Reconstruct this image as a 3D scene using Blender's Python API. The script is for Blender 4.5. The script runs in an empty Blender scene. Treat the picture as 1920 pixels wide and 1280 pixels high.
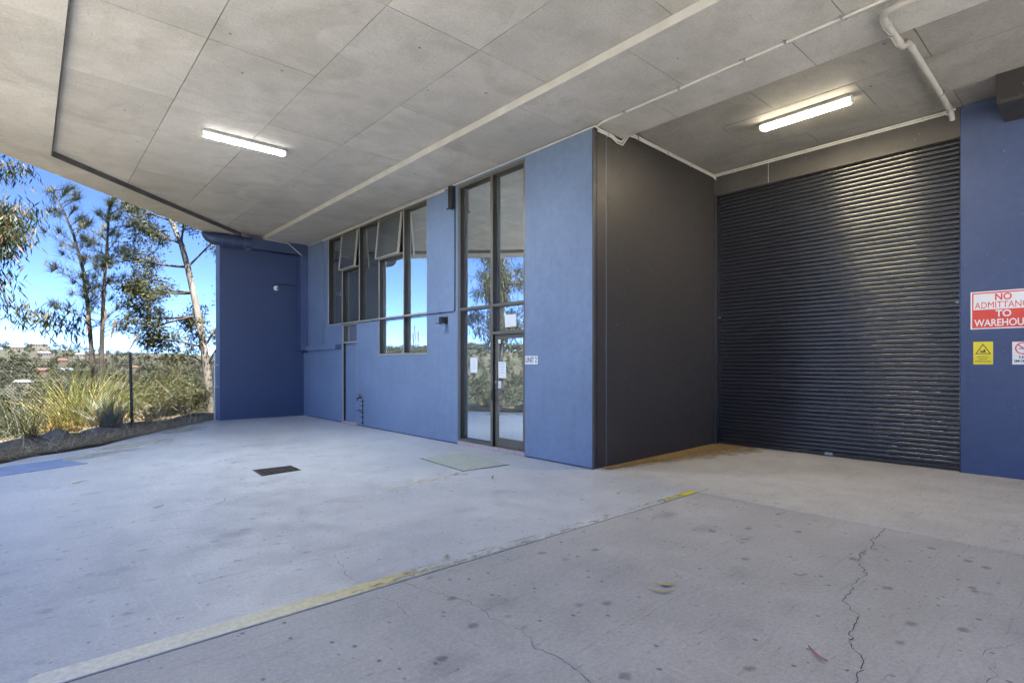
import bpy, bmesh, math, random
import numpy as np
from mathutils import Vector, Matrix
R = math.radians
random.seed(7)
rng = np.random.default_rng(11)
SC = bpy.context.scene
COL = SC.collection

# ------------------------------------------------------------------ camera
cam_d = bpy.data.cameras.new('camera')
cam = bpy.data.objects.new('camera', cam_d)
COL.objects.link(cam)
cam_d.sensor_width = 36.0
cam_d.lens = 19.18
cam_d.shift_y = 0.02135
cam_d.clip_end = 8000
cam_d.clip_start = 0.05
cam.location = (0, 0, 1.55)
cam.rotation_euler = (R(90), 0, R(-41.59))
SC.camera = cam

# ------------------------------------------------------------------ sky, sun, exposure
SUN_EL = 64.0
SUN_AZ = Vector((-0.10, -0.995, 0)).normalized()      # horizontal direction towards the sun
w = bpy.data.worlds.new('World')
SC.world = w
w.use_nodes = True
nt = w.node_tree
sky = nt.nodes.new('ShaderNodeTexSky')
sky.sky_type = 'NISHITA'
sky.sun_disc = False
sky.sun_elevation = R(SUN_EL)
sky.sun_rotation = math.atan2(SUN_AZ.x, SUN_AZ.y)
sky.air_density = 0.15
sky.dust_density = 0.0
sky.ozone_density = 6.0
bg = nt.nodes['Background']
bg.inputs['Strength'].default_value = 0.05
nt.links.new(sky.outputs[0], bg.inputs['Color'])
sd = bpy.data.lights.new('sun', 'SUN')
sd.energy = 2.8
sd.angle = R(0.5)
sd.color = (1.0, 0.94, 0.84)
so = bpy.data.objects.new('sun', sd)
COL.objects.link(so)
tosun = Vector((SUN_AZ.x*math.cos(R(SUN_EL)), SUN_AZ.y*math.cos(R(SUN_EL)), math.sin(R(SUN_EL))))
so.rotation_euler = tosun.to_track_quat('Z', 'Y').to_euler()
so.location = (0, -20, 30)
SC.view_settings.view_transform = 'Standard'
SC.view_settings.look = 'None'
SC.view_settings.gamma = 1
SC.view_settings.use_curve_mapping = False
SC.view_settings.exposure = 4.15
SC.render.engine = 'CYCLES'
cy = SC.cycles
cy.use_denoising = True
cy.max_bounces = 8
cy.use_adaptive_sampling = True
cy.adaptive_threshold = 0.03
cy.diffuse_bounces = 5
cy.glossy_bounces = 4
cy.transparent_max_bounces = 24
cy.transmission_bounces = 4
cy.sample_clamp_indirect = 6.0
cy.caustics_reflective = False
cy.caustics_refractive = False

# ------------------------------------------------------------------ helpers: meshes and objects
WORLD = {}          # object name -> world location (no rotation on parents)

def link(o, parent=None, loc=(0, 0, 0)):
    COL.objects.link(o)
    loc = Vector(loc)
    WORLD[o.name] = loc
    if parent is not None:
        o.parent = parent
        o.location = loc - WORLD[parent.name]
    else:
        o.location = loc
    return o

def tag(o, label=None, cat=None, group=None, kind=None):
    if label: o['label'] = label
    if cat: o['category'] = cat
    if group: o['group'] = group
    if kind: o['kind'] = kind
    return o

def empty(name, loc, label=None, cat=None, group=None, kind=None, parent=None):
    o = bpy.data.objects.new(name, None)
    o.empty_display_size = 0.2
    link(o, parent, loc)
    return tag(o, label, cat, group, kind)

class MB:
    """collects polygons; build() links ONE mesh object with its origin at its base centre"""
    def __init__(s):
        s.v = []; s.f = []
    def add(s, verts, faces):
        b = len(s.v)
        s.v += [tuple(p) for p in verts]
        s.f += [tuple(i + b for i in f) for f in faces]
        return s
    def box(s, x0, x1, y0, y1, z0, z1):
        x0, x1 = min(x0, x1), max(x0, x1); y0, y1 = min(y0, y1), max(y0, y1); z0, z1 = min(z0, z1), max(z0, z1)
        v = [(x0,y0,z0),(x1,y0,z0),(x1,y1,z0),(x0,y1,z0),(x0,y0,z1),(x1,y0,z1),(x1,y1,z1),(x0,y1,z1)]
        return s.add(v, [(0,3,2,1),(4,5,6,7),(0,1,5,4),(1,2,6,5),(2,3,7,6),(3,0,4,7)])
    def prism(s, poly, z0, z1):
        """poly: ccw list of (x, y)"""
        n = len(poly)
        v = [(x, y, z0) for x, y in poly] + [(x, y, z1) for x, y in poly]
        f = [tuple(range(n-1, -1, -1)), tuple(range(n, 2*n))]
        f += [(i, (i+1) % n, n + (i+1) % n, n + i) for i in range(n)]
        return s.add(v, f)
    def tube(s, pts, r, n=8, cap=True):
        pts = [Vector(p) for p in pts]
        rs = r if isinstance(r, (list, tuple)) else [r]*len(pts)
        rings = []
        up = None
        for i, p in enumerate(pts):
            t = (pts[min(i+1, len(pts)-1)] - pts[max(i-1, 0)]).normalized()
            if up is None:
                up = Vector((0, 0, 1)) if abs(t.z) < 0.9 else Vector((1, 0, 0))
            a = t.cross(up).normalized(); b = a.cross(t).normalized(); up = b
            rings.append([p + rs[i]*(math.cos(2*math.pi*k/n)*a + math.sin(2*math.pi*k/n)*b) for k in range(n)])
        v = [q for ring in rings for q in ring]
        f = []
        for i in range(len(rings)-1):
            for k in range(n):
                f.append((i*n+k, i*n+(k+1) % n, (i+1)*n+(k+1) % n, (i+1)*n+k))
        if cap:
            f.append(tuple(range(n-1, -1, -1))); m = (len(rings)-1)*n
            f.append(tuple(range(m, m+n)))
        return s.add(v, f)
    def build(s, name, mat, parent=None, smooth=False, bevel=0, label=None, kind=None, data=None):
        a = np.array(s.v, dtype=float)
        lo, hi = a.min(0), a.max(0)
        o3 = np.array([(lo[0]+hi[0])/2, (lo[1]+hi[1])/2, lo[2]])
        me = bpy.data.meshes.new(name)
        me.from_pydata((a - o3).tolist(), [], s.f)
        me.update()
        if smooth:
            me.polygons.foreach_set('use_smooth', [True]*len(me.polygons))
        me.materials.append(mat)
        o = bpy.data.objects.new(name, me)
        link(o, parent, o3)
        if bevel:
            m = o.modifiers.new('bevel', 'BEVEL'); m.width = bevel; m.segments = 2; m.limit_method = 'ANGLE'
            m.angle_limit = R(35)
        if smooth:
            autosmooth(o)
        return tag(o, label, kind=kind)

def autosmooth(o, ang=40):
    try:
        me = o.data
        bm = bmesh.new(); bm.from_mesh(me)
        for e in bm.edges:
            if len(e.link_faces) == 2 and e.calc_face_angle(0) > R(ang):
                e.smooth = False
        bm.to_mesh(me); bm.free()
    except Exception:
        pass

def np_mesh(name, verts, faces4, mat, parent=None, label=None, kind=None, smooth=False, mats=None, midx=None):
    """big quad mesh from numpy arrays; verts in world coords"""
    lo, hi = verts.min(0), verts.max(0)
    o3 = np.array([(lo[0]+hi[0])/2, (lo[1]+hi[1])/2, lo[2]])
    me = bpy.data.meshes.new(name)
    nv, nf = len(verts), len(faces4)
    me.vertices.add(nv); me.vertices.foreach_set('co', (verts - o3).astype(np.float32).ravel())
    k = faces4.shape[1]
    me.loops.add(nf*k); me.loops.foreach_set('vertex_index', faces4.astype(np.int32).ravel())
    me.polygons.add(nf); me.polygons.foreach_set('loop_start', np.arange(0, nf*k, k, dtype=np.int32))
    if smooth:
        me.polygons.foreach_set('use_smooth', np.ones(nf, dtype=bool))
    for m in (mats or [mat]): me.materials.append(m)
    if midx is not None: me.polygons.foreach_set('material_index', midx.astype(np.int32))
    me.update(calc_edges=True)
    me.validate()
    o = bpy.data.objects.new(name, me)
    link(o, parent, o3)
    return tag(o, label, kind=kind)

# ------------------------------------------------------------------ helpers: materials
def mat_new(name):
    m = bpy.data.materials.new(name); m.use_nodes = True
    t = m.node_tree
    return m, t, t.nodes['Principled BSDF']

def N(t, kind, **kw):
    n = t.nodes.new(kind)
    for k, v in kw.items():
        if k.startswith('_'): setattr(n, k[1:], v)
        else: n.inputs[k].default_value = v
    return n

def L(t, a, b): t.links.new(a, b)

def coords(t, obj=True, scale=(1, 1, 1)):
    tc = t.nodes.new('ShaderNodeNewGeometry')
    mp = t.nodes.new('ShaderNodeMapping')
    mp.inputs['Scale'].default_value = scale
    L(t, tc.outputs['Position'], mp.inputs['Vector'])
    return mp.outputs[0]

def noise(t, vec, scale, detail=4, rough=0.55, dist=0.0):
    n = N(t, 'ShaderNodeTexNoise', Scale=scale, Detail=detail, Roughness=rough, Distortion=dist)
    L(t, vec, n.inputs['Vector'])
    return n.outputs['Fac']

def ramp(t, fac, stops):
    r = t.nodes.new('ShaderNodeValToRGB')
    el = r.color_ramp.elements
    while len(el) < len(stops): el.new(0.5)
    for e, (p, c) in zip(el, stops):
        e.position = p; e.color = c if len(c) == 4 else (*c, 1)
    L(t, fac, r.inputs['Fac'])
    return r.outputs['Color']

def g(v): return (v, v, v, 1)

def mixc(t, a, b, fac, mode='MIX'):
    n = t.nodes.new('ShaderNodeMix'); n.data_type = 'RGBA'; n.blend_type = mode
    for sock, val in ((n.inputs[0], fac), (n.inputs[6], a), (n.inputs[7], b)):
        if hasattr(val, 'is_output'): L(t, val, sock)
        else: sock.default_value = val if not isinstance(val, tuple) or len(val) == 4 else (*val, 1)
    return n.outputs[2]

def mth(t, op, a, b=None):
    n = t.nodes.new('ShaderNodeMath'); n.operation = op
    for i, v in enumerate((a, b)):
        if v is None: continue
        if hasattr(v, 'is_output'): L(t, v, n.inputs[i])
        else: n.inputs[i].default_value = v
    return n.outputs[0]

def bump(t, h, strength, dist, bsdf):
    b = N(t, 'ShaderNodeBump', Strength=strength, Distance=dist)
    L(t, h, b.inputs['Height']); L(t, b.outputs[0], bsdf.inputs['Normal'])

def simple(name, col, rough=0.5, metal=0.0, var=0.12, scale=6.0, bmp=0.0):
    m, t, b = mat_new(name)
    v = coords(t)
    n = noise(t, v, scale, 5)
    c0 = tuple(max(0, c*(1-var)) for c in col); c1 = tuple(c*(1+var) for c in col)
    L(t, ramp(t, n, [(0.3, c0), (0.7, c1)]), b.inputs['Base Color'])
    b.inputs['Roughness'].default_value = rough; b.inputs['Metallic'].default_value = metal
    if bmp: bump(t, noise(t, v, scale*8, 3), bmp, 0.01, b)
    return m

def concrete(name, lo, hi, stain=0.5, coarse=0.0, bands=None, rough=(0.5, 0.75), pits=True, island=False, tint=None):
    m, t, b = mat_new(name)
    v = coords(t)
    big = noise(t, v, 0.45, 2, 0.6)
    mid = noise(t, v, 2.6, 4, 0.68, 0.4)
    fine = noise(t, v, 38, 2, 0.7)
    base = ramp(t, big, [(0.3, lo), (0.7, hi)])
    c = mixc(t, base, ramp(t, mid, [(0.30, g(0.86)), (0.65, g(1.04))]), 1.0, 'MULTIPLY')
    c = mixc(t, c, ramp(t, fine, [(0.25, g(0.80)), (0.75, g(1.15))]), 0.75, 'MULTIPLY')
    if stain:
        def spots(scale, stretch, r0, r1, wob_s, wob_a, s0, s1, col, amt, off):
            nonlocal c
            vo = N(t, 'ShaderNodeTexVoronoi', Scale=scale, Randomness=1.0)
            mp = t.nodes.new('ShaderNodeMapping'); mp.inputs['Scale'].default_value = stretch; mp.inputs['Location'].default_value = (off, off*.7, 0)
            L(t, v, mp.inputs['Vector']); L(t, mp.outputs[0], vo.inputs['Vector'])
            wob = mth(t, 'ADD', vo.outputs['Distance'], mth(t, 'MULTIPLY', mth(t, 'SUBTRACT', noise(t, v, wob_s, 3, .65), .5), wob_a))
            sp = ramp(t, wob, [(r0, g(1)), (r1, g(0))])
            sel = ramp(t, vo.outputs['Color'], [(s0, g(0)), (s1, g(1))])
            c = mixc(t, c, mixc(t, c, col, 1.0, 'MULTIPLY'), mixc(t, mixc(t, sp, sel, 1.0, 'MULTIPLY'), g(amt), 1.0, 'MULTIPLY'))
        spots(1.7, (1.0, 1.5, 1), .10, .34, 7, .55, .50, .75, (.72, .72, .74), stain*1.1, 3.3)
        spots(4.2, (1.0, 1.25, 1), .10, .20, 16, .26, .55, .62, (.55, .56, .60), stain*1.2, 1.1)
        spots(9.0, (1.3, 1.0, 1), .10, .17, 30, .16, .60, .64, (.42, .42, .46), stain*1.3, 7.7)
        scr = noise(t, coords(t, scale=(0.5, 7, 1)), 3.0, 3, 0.7, 0.5)
        c = mixc(t, c, mixc(t, c, g(0.74), 1.0, 'MULTIPLY'), ramp(t, scr, [(0.58, g(0)), (0.70, g(0.6))]))
        scr2 = noise(t, coords(t, scale=(5, 0.4, 1)), 4.0, 3, 0.7, 0.8)
        c = mixc(t, c, mixc(t, c, g(1.2), 1.0, 'MULTIPLY'), ramp(t, scr2, [(0.62, g(0)), (0.72, g(0.7))]))
        scr3 = noise(t, coords(t, scale=(1.1, 6, 1)), 7.0, 2, 0.7, 0.2)
        c = mixc(t, c, mixc(t, c, g(0.55), 1.0, 'MULTIPLY'), ramp(t, scr3, [(0.66, g(0)), (0.72, g(0.8))]))
        gr = noise(t, v, 130, 2, .8)
        c = mixc(t, c, ramp(t, gr, [(0.30, g(0.80)), (0.70, g(1.12))]), 0.8, 'MULTIPLY')
    if pits:
        vp = N(t, 'ShaderNodeTexVoronoi', Scale=(2.6 if island else 7.0) if not coarse else 55.0)
        L(t, v, vp.inputs['Vector'])
        pm = ramp(t, mth(t, 'ADD', vp.outputs['Distance'], mth(t, 'MULTIPLY', noise(t, v, 60, 2), 0.10)), [(0.082, g(1)), (0.11, g(0))])
        psel = ramp(t, vp.outputs['Color'], [(0.45, g(0)), (0.5, g(1))])
        pm = mixc(t, pm, psel, 1.0, 'MULTIPLY')
        c = mixc(t, c, mixc(t, c, g(0.36 if not coarse else 0.5), 1.0, 'MULTIPLY'), pm)
    if island:
        oi = t.nodes.new('ShaderNodeObjectInfo')
        c = mixc(t, c, ramp(t, oi.outputs['Random'], [(0, g(0.9)), (1, g(1.05))]), 1.0, 'MULTIPLY')
        sw = noise(t, coords(t, scale=(1.2, 7, 1)), 2.2, 3, 0.7, 0.6)
        c = mixc(t, c, mixc(t, c, g(0.62), 1.0, 'MULTIPLY'), ramp(t, sw, [(0.58, g(0)), (0.76, g(0.4))]))
        sw2 = noise(t, coords(t, scale=(9, 1.5, 1)), 3.1, 3, 0.75, 1.2)
        c = mixc(t, c, mixc(t, c, g(0.5), 1.0, 'MULTIPLY'), ramp(t, sw2, [(0.63, g(0)), (0.74, g(0.5))]))
        bl = noise(t, v, 0.9, 3, 0.6, 0.8)
        c = mixc(t, c, mixc(t, c, (0.80, 0.80, 0.77), 1.0, 'MULTIPLY'), ramp(t, bl, [(0.5, g(0)), (0.66, g(0.8))]))
    L(t, c, b.inputs['Base Color'])
    L(t, ramp(t, mid, [(0.3, g(rough[0])), (0.7, g(rough[1]))]), b.inputs['Roughness'])
    h = fine if not coarse else noise(t, v, 120, 2, 0.7)
    bump(t, h, 0.25 + 0.5*coarse, 0.004 + 0.004*coarse, b)
    return m

def paint(name, col, rough=0.55, var=0.10, uneven=0.3):
    m, t, b = mat_new(name)
    v = coords(t)
    n1 = noise(t, v, 0.7, 4); n2 = noise(t, v, 9, 5, 0.65)
    c0 = tuple(c*(1-var) for c in col); c1 = tuple(c*(1+var) for c in col)
    c = ramp(t, n1, [(0.3, c0), (0.7, c1)])
    c = mixc(t, c, ramp(t, n2, [(0.3, g(0.88)), (0.7, g(1.07))]), 1.0, 'MULTIPLY')
    # scuffs: pale rubbed streaks with a shape of their own
    sc = noise(t, coords(t, scale=(3, 3, 14)), 1.4, 5, 0.7, 0.6)
    c = mixc(t, c, mixc(t, c, (1.35, 1.3, 1.25), 1.0, 'MULTIPLY'), ramp(t, sc, [(0.62, g(0)), (0.74, g(0.4))]))
    dr_ = noise(t, coords(t, scale=(6, 6, .35)), 1.5, 4, .65)
    c = mixc(t, c, mixc(t, c, (.80, .80, .80), 1.0, 'MULTIPLY'), ramp(t, dr_, [(.56, g(0)), (.72, g(.4))]))
    ch = noise(t, v, 34, 1, 0.5)
    c = mixc(t, c, (0.55, 0.55, 0.54), ramp(t, ch, [(0.785, g(0)), (0.80, g(0.5))]))
    L(t, c, b.inputs['Base Color'])
    L(t, ramp(t, n2, [(0.3, g(rough-0.08)), (0.7, g(rough+0.08))]), b.inputs['Roughness'])
    h = mth(t, 'ADD', noise(t, v, 1.3, 3), mth(t, 'MULTIPLY', noise(t, v, 60, 3, 0.6), 0.03))
    bump(t, h, uneven, 0.03, b)
    return m

def leafmat(name, cols, rough=0.5, trans=0.25, spec=0.4):
    m, t, b = mat_new(name)
    ge = t.nodes.new('ShaderNodeNewGeometry')
    n = len(cols)
    c = ramp(t, ge.outputs['Random Per Island'], [((i+0.5)/n, cc) for i, cc in enumerate(cols)])
    L(t, c, b.inputs['Base Color']); b.inputs['Roughness'].default_value = rough
    b.inputs['Specular IOR Level'].default_value = spec
    tr = t.nodes.new('ShaderNodeBsdfTranslucent'); L(t, c, tr.inputs['Color'])
    mx = t.nodes.new('ShaderNodeMixShader'); mx.inputs[0].default_value = trans
    L(t, b.outputs[0], mx.inputs[1]); L(t, tr.outputs[0], mx.inputs[2])
    L(t, mx.outputs[0], t.nodes['Material Output'].inputs['Surface'])
    return m

def glassmat(name, refl=0.76, tint=(0.50, 0.58, 0.60), rcol=(0.92, 0.98, 1.0)):
    m, t, b = mat_new(name)
    t.nodes.remove(b)
    gl = t.nodes.new('ShaderNodeBsdfGlossy'); gl.inputs['Roughness'].default_value = 0.0
    gl.inputs['Color'].default_value = (*rcol, 1)
    tr = t.nodes.new('ShaderNodeBsdfTransparent'); tr.inputs['Color'].default_value = (*tint, 1)
    fr = N(t, 'ShaderNodeFresnel', IOR=1.5)
    v = coords(t)
    bp = N(t, 'ShaderNodeBump', Strength=0.05, Distance=0.02)
    L(t, noise(t, v, 0.9, 1), bp.inputs['Height']); L(t, bp.outputs[0], gl.inputs['Normal'])
    fac = mth(t, 'MINIMUM', mth(t, 'ADD', mth(t, 'MULTIPLY', fr.outputs[0], 1.3), refl), 0.95)
    # dusty film, thickened so its colour pales the reflections
    df = t.nodes.new('ShaderNodeBsdfDiffuse'); df.inputs['Color'].default_value = (0.55, 0.62, 0.63, 1)
    mx = t.nodes.new('ShaderNodeMixShader'); L(t, fac, mx.inputs[0]); L(t, tr.outputs[0], mx.inputs[1]); L(t, gl.outputs[0], mx.inputs[2])
    m2 = t.nodes.new('ShaderNodeMixShader')
    L(t, ramp(t, noise(t, coords(t, scale=(1, 1, 0.4)), 2.0, 5, 0.7), [(0.35, g(0.04)), (0.75, g(0.15))]), m2.inputs[0])
    L(t, mx.outputs[0], m2.inputs[1]); L(t, df.outputs[0], m2.inputs[2])
    L(t, m2.outputs[0], t.nodes['Material Output'].inputs['Surface'])
    return m

def emis(name, col, strength):
    m, t, b = mat_new(name)
    b.inputs['Base Color'].default_value = (0.8, 0.8, 0.78, 1)
    b.inputs['Emission Color'].default_value = (*col, 1); b.inputs['Emission Strength'].default_value = strength
    return m

M = {}
M['floor'] = concrete('floor_concrete', (0.53, 0.55, 0.59), (0.64, 0.655, 0.69), 0.55, rough=(0.30, 0.52))
M['apron'] = concrete('apron_concrete', (0.42, 0.42, 0.435), (0.52, 0.515, 0.52), 0.85, rough=(0.45, 0.75))
M['recess'] = concrete('broomed_concrete', (0.52, 0.515, 0.51), (0.62, 0.61, 0.60), 0.35, coarse=1.0, rough=(0.65, 0.85))
M['drive'] = concrete('driveway_concrete', (0.26, 0.257, 0.25), (0.33, 0.325, 0.315), 0.3)
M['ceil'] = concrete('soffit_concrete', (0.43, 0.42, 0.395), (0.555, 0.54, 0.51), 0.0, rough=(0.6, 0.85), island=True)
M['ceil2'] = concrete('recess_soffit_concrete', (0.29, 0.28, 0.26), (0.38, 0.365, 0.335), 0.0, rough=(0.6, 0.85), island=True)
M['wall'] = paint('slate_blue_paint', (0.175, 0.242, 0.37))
M['pier'] = paint('shaded_slate_blue_paint', (0.056, 0.085, 0.185))  # slate blue darkened for the dimmer light on pier and casing
M['endwall'] = paint('shaded_blue_paint', (0.030, 0.053, 0.13), rough=0.5)  # same blue as the front wall, with the end wall's shade put in
M['char'] = paint('shaded_charcoal_paint', (0.036, 0.033, 0.033), rough=0.5, uneven=0.2)  # missing sky light on the side wall is put into this colour
M['header'] = paint('lamplit_grey_paint', (0.072, 0.068, 0.067), rough=0.5, uneven=0.15)  # lamp warmth on the door header is put into this grey
M['roller'] = simple('roller_steel', (0.016, 0.018, 0.024), 0.22, 0.0, 0.15, 0.7)
M['roller'].node_tree.nodes['Principled BSDF'].inputs['IOR'].default_value = 1.75
M['frame'] = simple('bronze_aluminium', (0.17, 0.15, 0.115), 0.4, 0.4, 0.1, 4)
M['frameshade'] = simple('shaded_bronze', (0.022, 0.020, 0.018), 0.5, 0.3, 0.1, 4)  # shade on the frame sides is put into this colour
M['framelight'] = simple('champagne_aluminium', (0.42, 0.39, 0.34), 0.45, 0.3, 0.08, 4)
M['black'] = simple('black_plastic', (0.015, 0.015, 0.016), 0.45)
M['white'] = simple('white_pvc', (0.62, 0.61, 0.57), 0.45, 0, 0.08, 5)
M['pvc'] = simple('grey_white_pvc', (0.46, 0.45, 0.415), 0.5, 0, 0.12, 4)
M['whitep'] = simple('white_powdercoat', (0.8, 0.8, 0.8), 0.4, 0, 0.03)
M['glass'] = glassmat('tinted_glass')
M['glassdim'] = glassmat('dim_reflection_glass', 0.12, (0.25, 0.27, 0.33))  # dark reflections in these panes are put into the glass tint
M['galv'] = simple('galvanised_steel', (0.42, 0.44, 0.46), 0.42, 0.8, 0.15, 9)
M['lampw'] = emis('lamp_diffuser', (1.0, 0.98, 0.95), 1.3)
M['lampwarm'] = emis('lamp_diffuser_warm', (1.0, 0.86, 0.60), 3.0)
M['strip'] = emis('added_fill_strip', (0.86, 0.94, 1.0), 44.0)  # added down-facing emitter under the batten, fills the left floor
M['stripwarm'] = emis('added_fill_strip_warm', (1.0, 0.84, 0.56), 17.0)  # same added emitter in warm, for the floor before the roller door
M['inner'] = simple('interior_plaster', (0.55, 0.55, 0.53), 0.8)
M['innerfloor'] = simple('interior_floor', (0.10, 0.12, 0.14), 0.35)
M['dark'] = simple('crack_dirt', (0.075, 0.072, 0.07), 0.9, 0, 0.3, 30)
M['soil'] = simple('soil', (0.085, 0.07, 0.05), 0.95, 0, 0.4, 3, 0.5)
M['rock'] = simple('rock', (0.13, 0.13, 0.125), 0.9, 0, 0.4, 5, 0.6)
M['bark'] = simple('brown_bark', (0.030, 0.025, 0.021), 0.9, 0, 0.4, 14, 0.5)
M['bluesteel'] = simple('blue_painted_steel', (0.25, 0.32, 0.52), 0.4, 0.1, 0.15, 5)
M['rubbermat'] = simple('mat_weave', (0.46, 0.50, 0.45), 0.95, 0, 0.14, 18, 0.8)
M['iron'] = simple('rusty_iron', (0.050, 0.042, 0.036), 0.75, 0.5, 0.5, 16, 0.5)
M['paper'] = simple('paper', (0.75, 0.78, 0.8), 0.7, 0, 0.03)
M['ink'] = simple('ink', (0.03, 0.035, 0.05), 0.6)
M['red'] = simple('sign_red', (0.72, 0.075, 0.04), 0.4, 0, 0.05)
M['yellow'] = simple('sign_yellow', (0.80, 0.68, 0.02), 0.4, 0, 0.03)
M['angle'] = simple('dark_beam_strip', (0.10, 0.097, 0.092), 0.7, 0.2, 0.25, 6)  # dark strip colour for the inner beam faces
M['joint'] = simple('pale_joint_mortar', (0.42, 0.41, 0.40), 0.9, 0, 0.2, 20)
M['litriser'] = simple('lit_riser_concrete', (0.58, 0.57, 0.54), 0.7, 0, 0.1, 3)  # paler than the soffit; the light on the riser is put in
M['sill'] = simple('pink_sill_tile', (0.45, 0.37, 0.37), 0.6, 0, 0.2, 12)

XA, XC, YB, YE = 6.18, 9.92, 5.17, 16.35
ZB, ZO, ZR = 5.03, 5.13, 5.20     # soffit heights: band, outer bays, recess
ED = Vector((0.7015, 0.7127, 0))                      # direction of the slanted slab edge
EN = Vector((-0.7127, 0.7015, 0))                     # outward normal
EO = Vector((-0.343, 12.386, 0))                      # a point of the outer slab edge
def yb_(x): return 5.17 + (x-6.2)*0.0344          # the return wall is a little out of square
def edge_s(x, y): return (x - EO.x)*EN.x + (y - EO.y)*EN.y

# ================================================================== SETTING: terrain
def smooth(a, b, x):
    t = np.clip((x-a)/(b-a), 0, 1); return t*t*(3-2*t)

def terrain_z(x, y):
    x = np.asarray(x, float); y = np.asarray(y, float)
    s = edge_s(x, y)
    far = np.maximum(s - 2.4, 0)
    z = -0.10 + 0.07*smooth(0.1, 0.9, s) - 36*(1-np.exp(-far/75.0))
    z += 62*smooth(300, 1050, s)
    wob = 5.0*np.sin(x*0.011+1.3)*np.cos(y*0.009+0.4) + 2.5*np.sin(x*0.031+y*0.023)
    z += wob*smooth(60, 320, s)
    z += 0.05*np.sin(x*2.1+y*1.3)*smooth(0.6, 2.0, s)*np.exp(-far/20)
    return z

def hill_material():
    m, t, b = mat_new('grassy_hillside')
    v = coords(t)
    n = noise(t, v, 0.9, 6, 0.65); n2 = noise(t, v, 0.06, 4)
    c = ramp(t, n, [(0.3, (0.05, 0.042, 0.025)), (0.5, (0.085, 0.07, 0.04)), (0.7, (0.13, 0.105, 0.06))])
    dp_ = t.nodes.new('ShaderNodeVectorMath'); dp_.operation = 'DOT_PRODUCT'; L(t, v, dp_.inputs[0]); dp_.inputs[1].default_value = (EN.x, EN.y, 0)
    # dry bank beside the terrace, dark forest floor further down
    c = mixc(t, c, ramp(t, n2, [(.4, (0.010, 0.012, 0.006)), (.6, (0.020, 0.020, 0.011))]), ramp(t, mth(t, 'MULTIPLY', dp_.outputs['Value'], .01), [(.16, g(0)), (.30, g(1))]))
    L(t, c, b.inputs['Base Color']); b.inputs['Roughness'].default_value = 0.95
    bump(t, noise(t, v, 7, 5, 0.7), 0.8, 0.08, b)
    return m

nang, rad = 160, np.concatenate([[0.0], np.linspace(1.0, 30, 40), np.geomspace(33, 3200, 60)])
ang = np.linspace(0, 2*np.pi, nang, endpoint=False)
gx = 0.0 + rad[:, None]*np.cos(ang)[None]; gy = 12.0 + rad[:, None]*np.sin(ang)[None]
gz = terrain_z(gx, gy)
V = np.stack([gx, gy, gz], -1).reshape(-1, 3)
i, j = np.meshgrid(np.arange(len(rad)-1), np.arange(nang), indexing='ij')
a_ = i*nang+j; b_ = i*nang+(j+1) % nang
Fq = np.stack([a_, a_+nang, b_+nang, b_], -1).reshape(-1, 4)
np_mesh('ground', V, Fq, hill_material(), kind='structure', smooth=True)

# ================================================================== SETTING: concrete floor
floor = empty('concrete_floor', (3, 6, 0), kind='structure')
EDGE = [(3.90, 16.75), (3.784, 16.643), (2.978, 15.634), (2.264, 14.685), (1.651, 13.787), (1.25, 13.15), (1.032, 12.762),
        (0.60, 12.38), (0.472, 12.277), (0.053, 12.05), (-0.319, 11.50), (-0.56, 11.25), (-1.2, 10.6), (-2.5, 9.3), (-4.5, 7.5)]
MB().prism([(-0.56, 3.437), (6.30, 3.437), (6.30, 5.17), (6.60, 5.17), (6.60, 16.75)] + EDGE[:-3], -0.14, 0.0).build(
    'slab_panel', M['floor'], floor, bevel=0.004)
MB().prism([(-0.56, -3.0), (6.043, -3.0), (6.043, 3.425), (-0.56, 3.425)], -0.14, -0.002).build('slab_panel', M['apron'], floor, bevel=0.004)
MB().prism([(6.055, -3.0), (10.4, -3.0), (10.4, 5.45), (6.31, 5.165), (6.31, 3.43), (6.055, 3.43)], -0.14, 0.001).build('slab_panel', M['recess'], floor, bevel=0.004)
MB().prism([(6.06, 3.44), (6.298, 3.44), (6.298, 5.16), (6.20, 5.16)], -0.001, 0.0035).build('slab_patch', M['recess'], floor)
MB().prism([(-30, -30), (14, -30), (14, -3.01), (-0.57, -3.01), (-0.57, 11.2), (-12, 0.0), (-30, -18)], -0.14, -0.005).build('driveway', M['drive'], floor)
# pale cement repair along the kerb edge
def patch(poly, z, name, mat): return MB().prism(poly, 0.0004, z).build(name, mat, floor)

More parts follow.
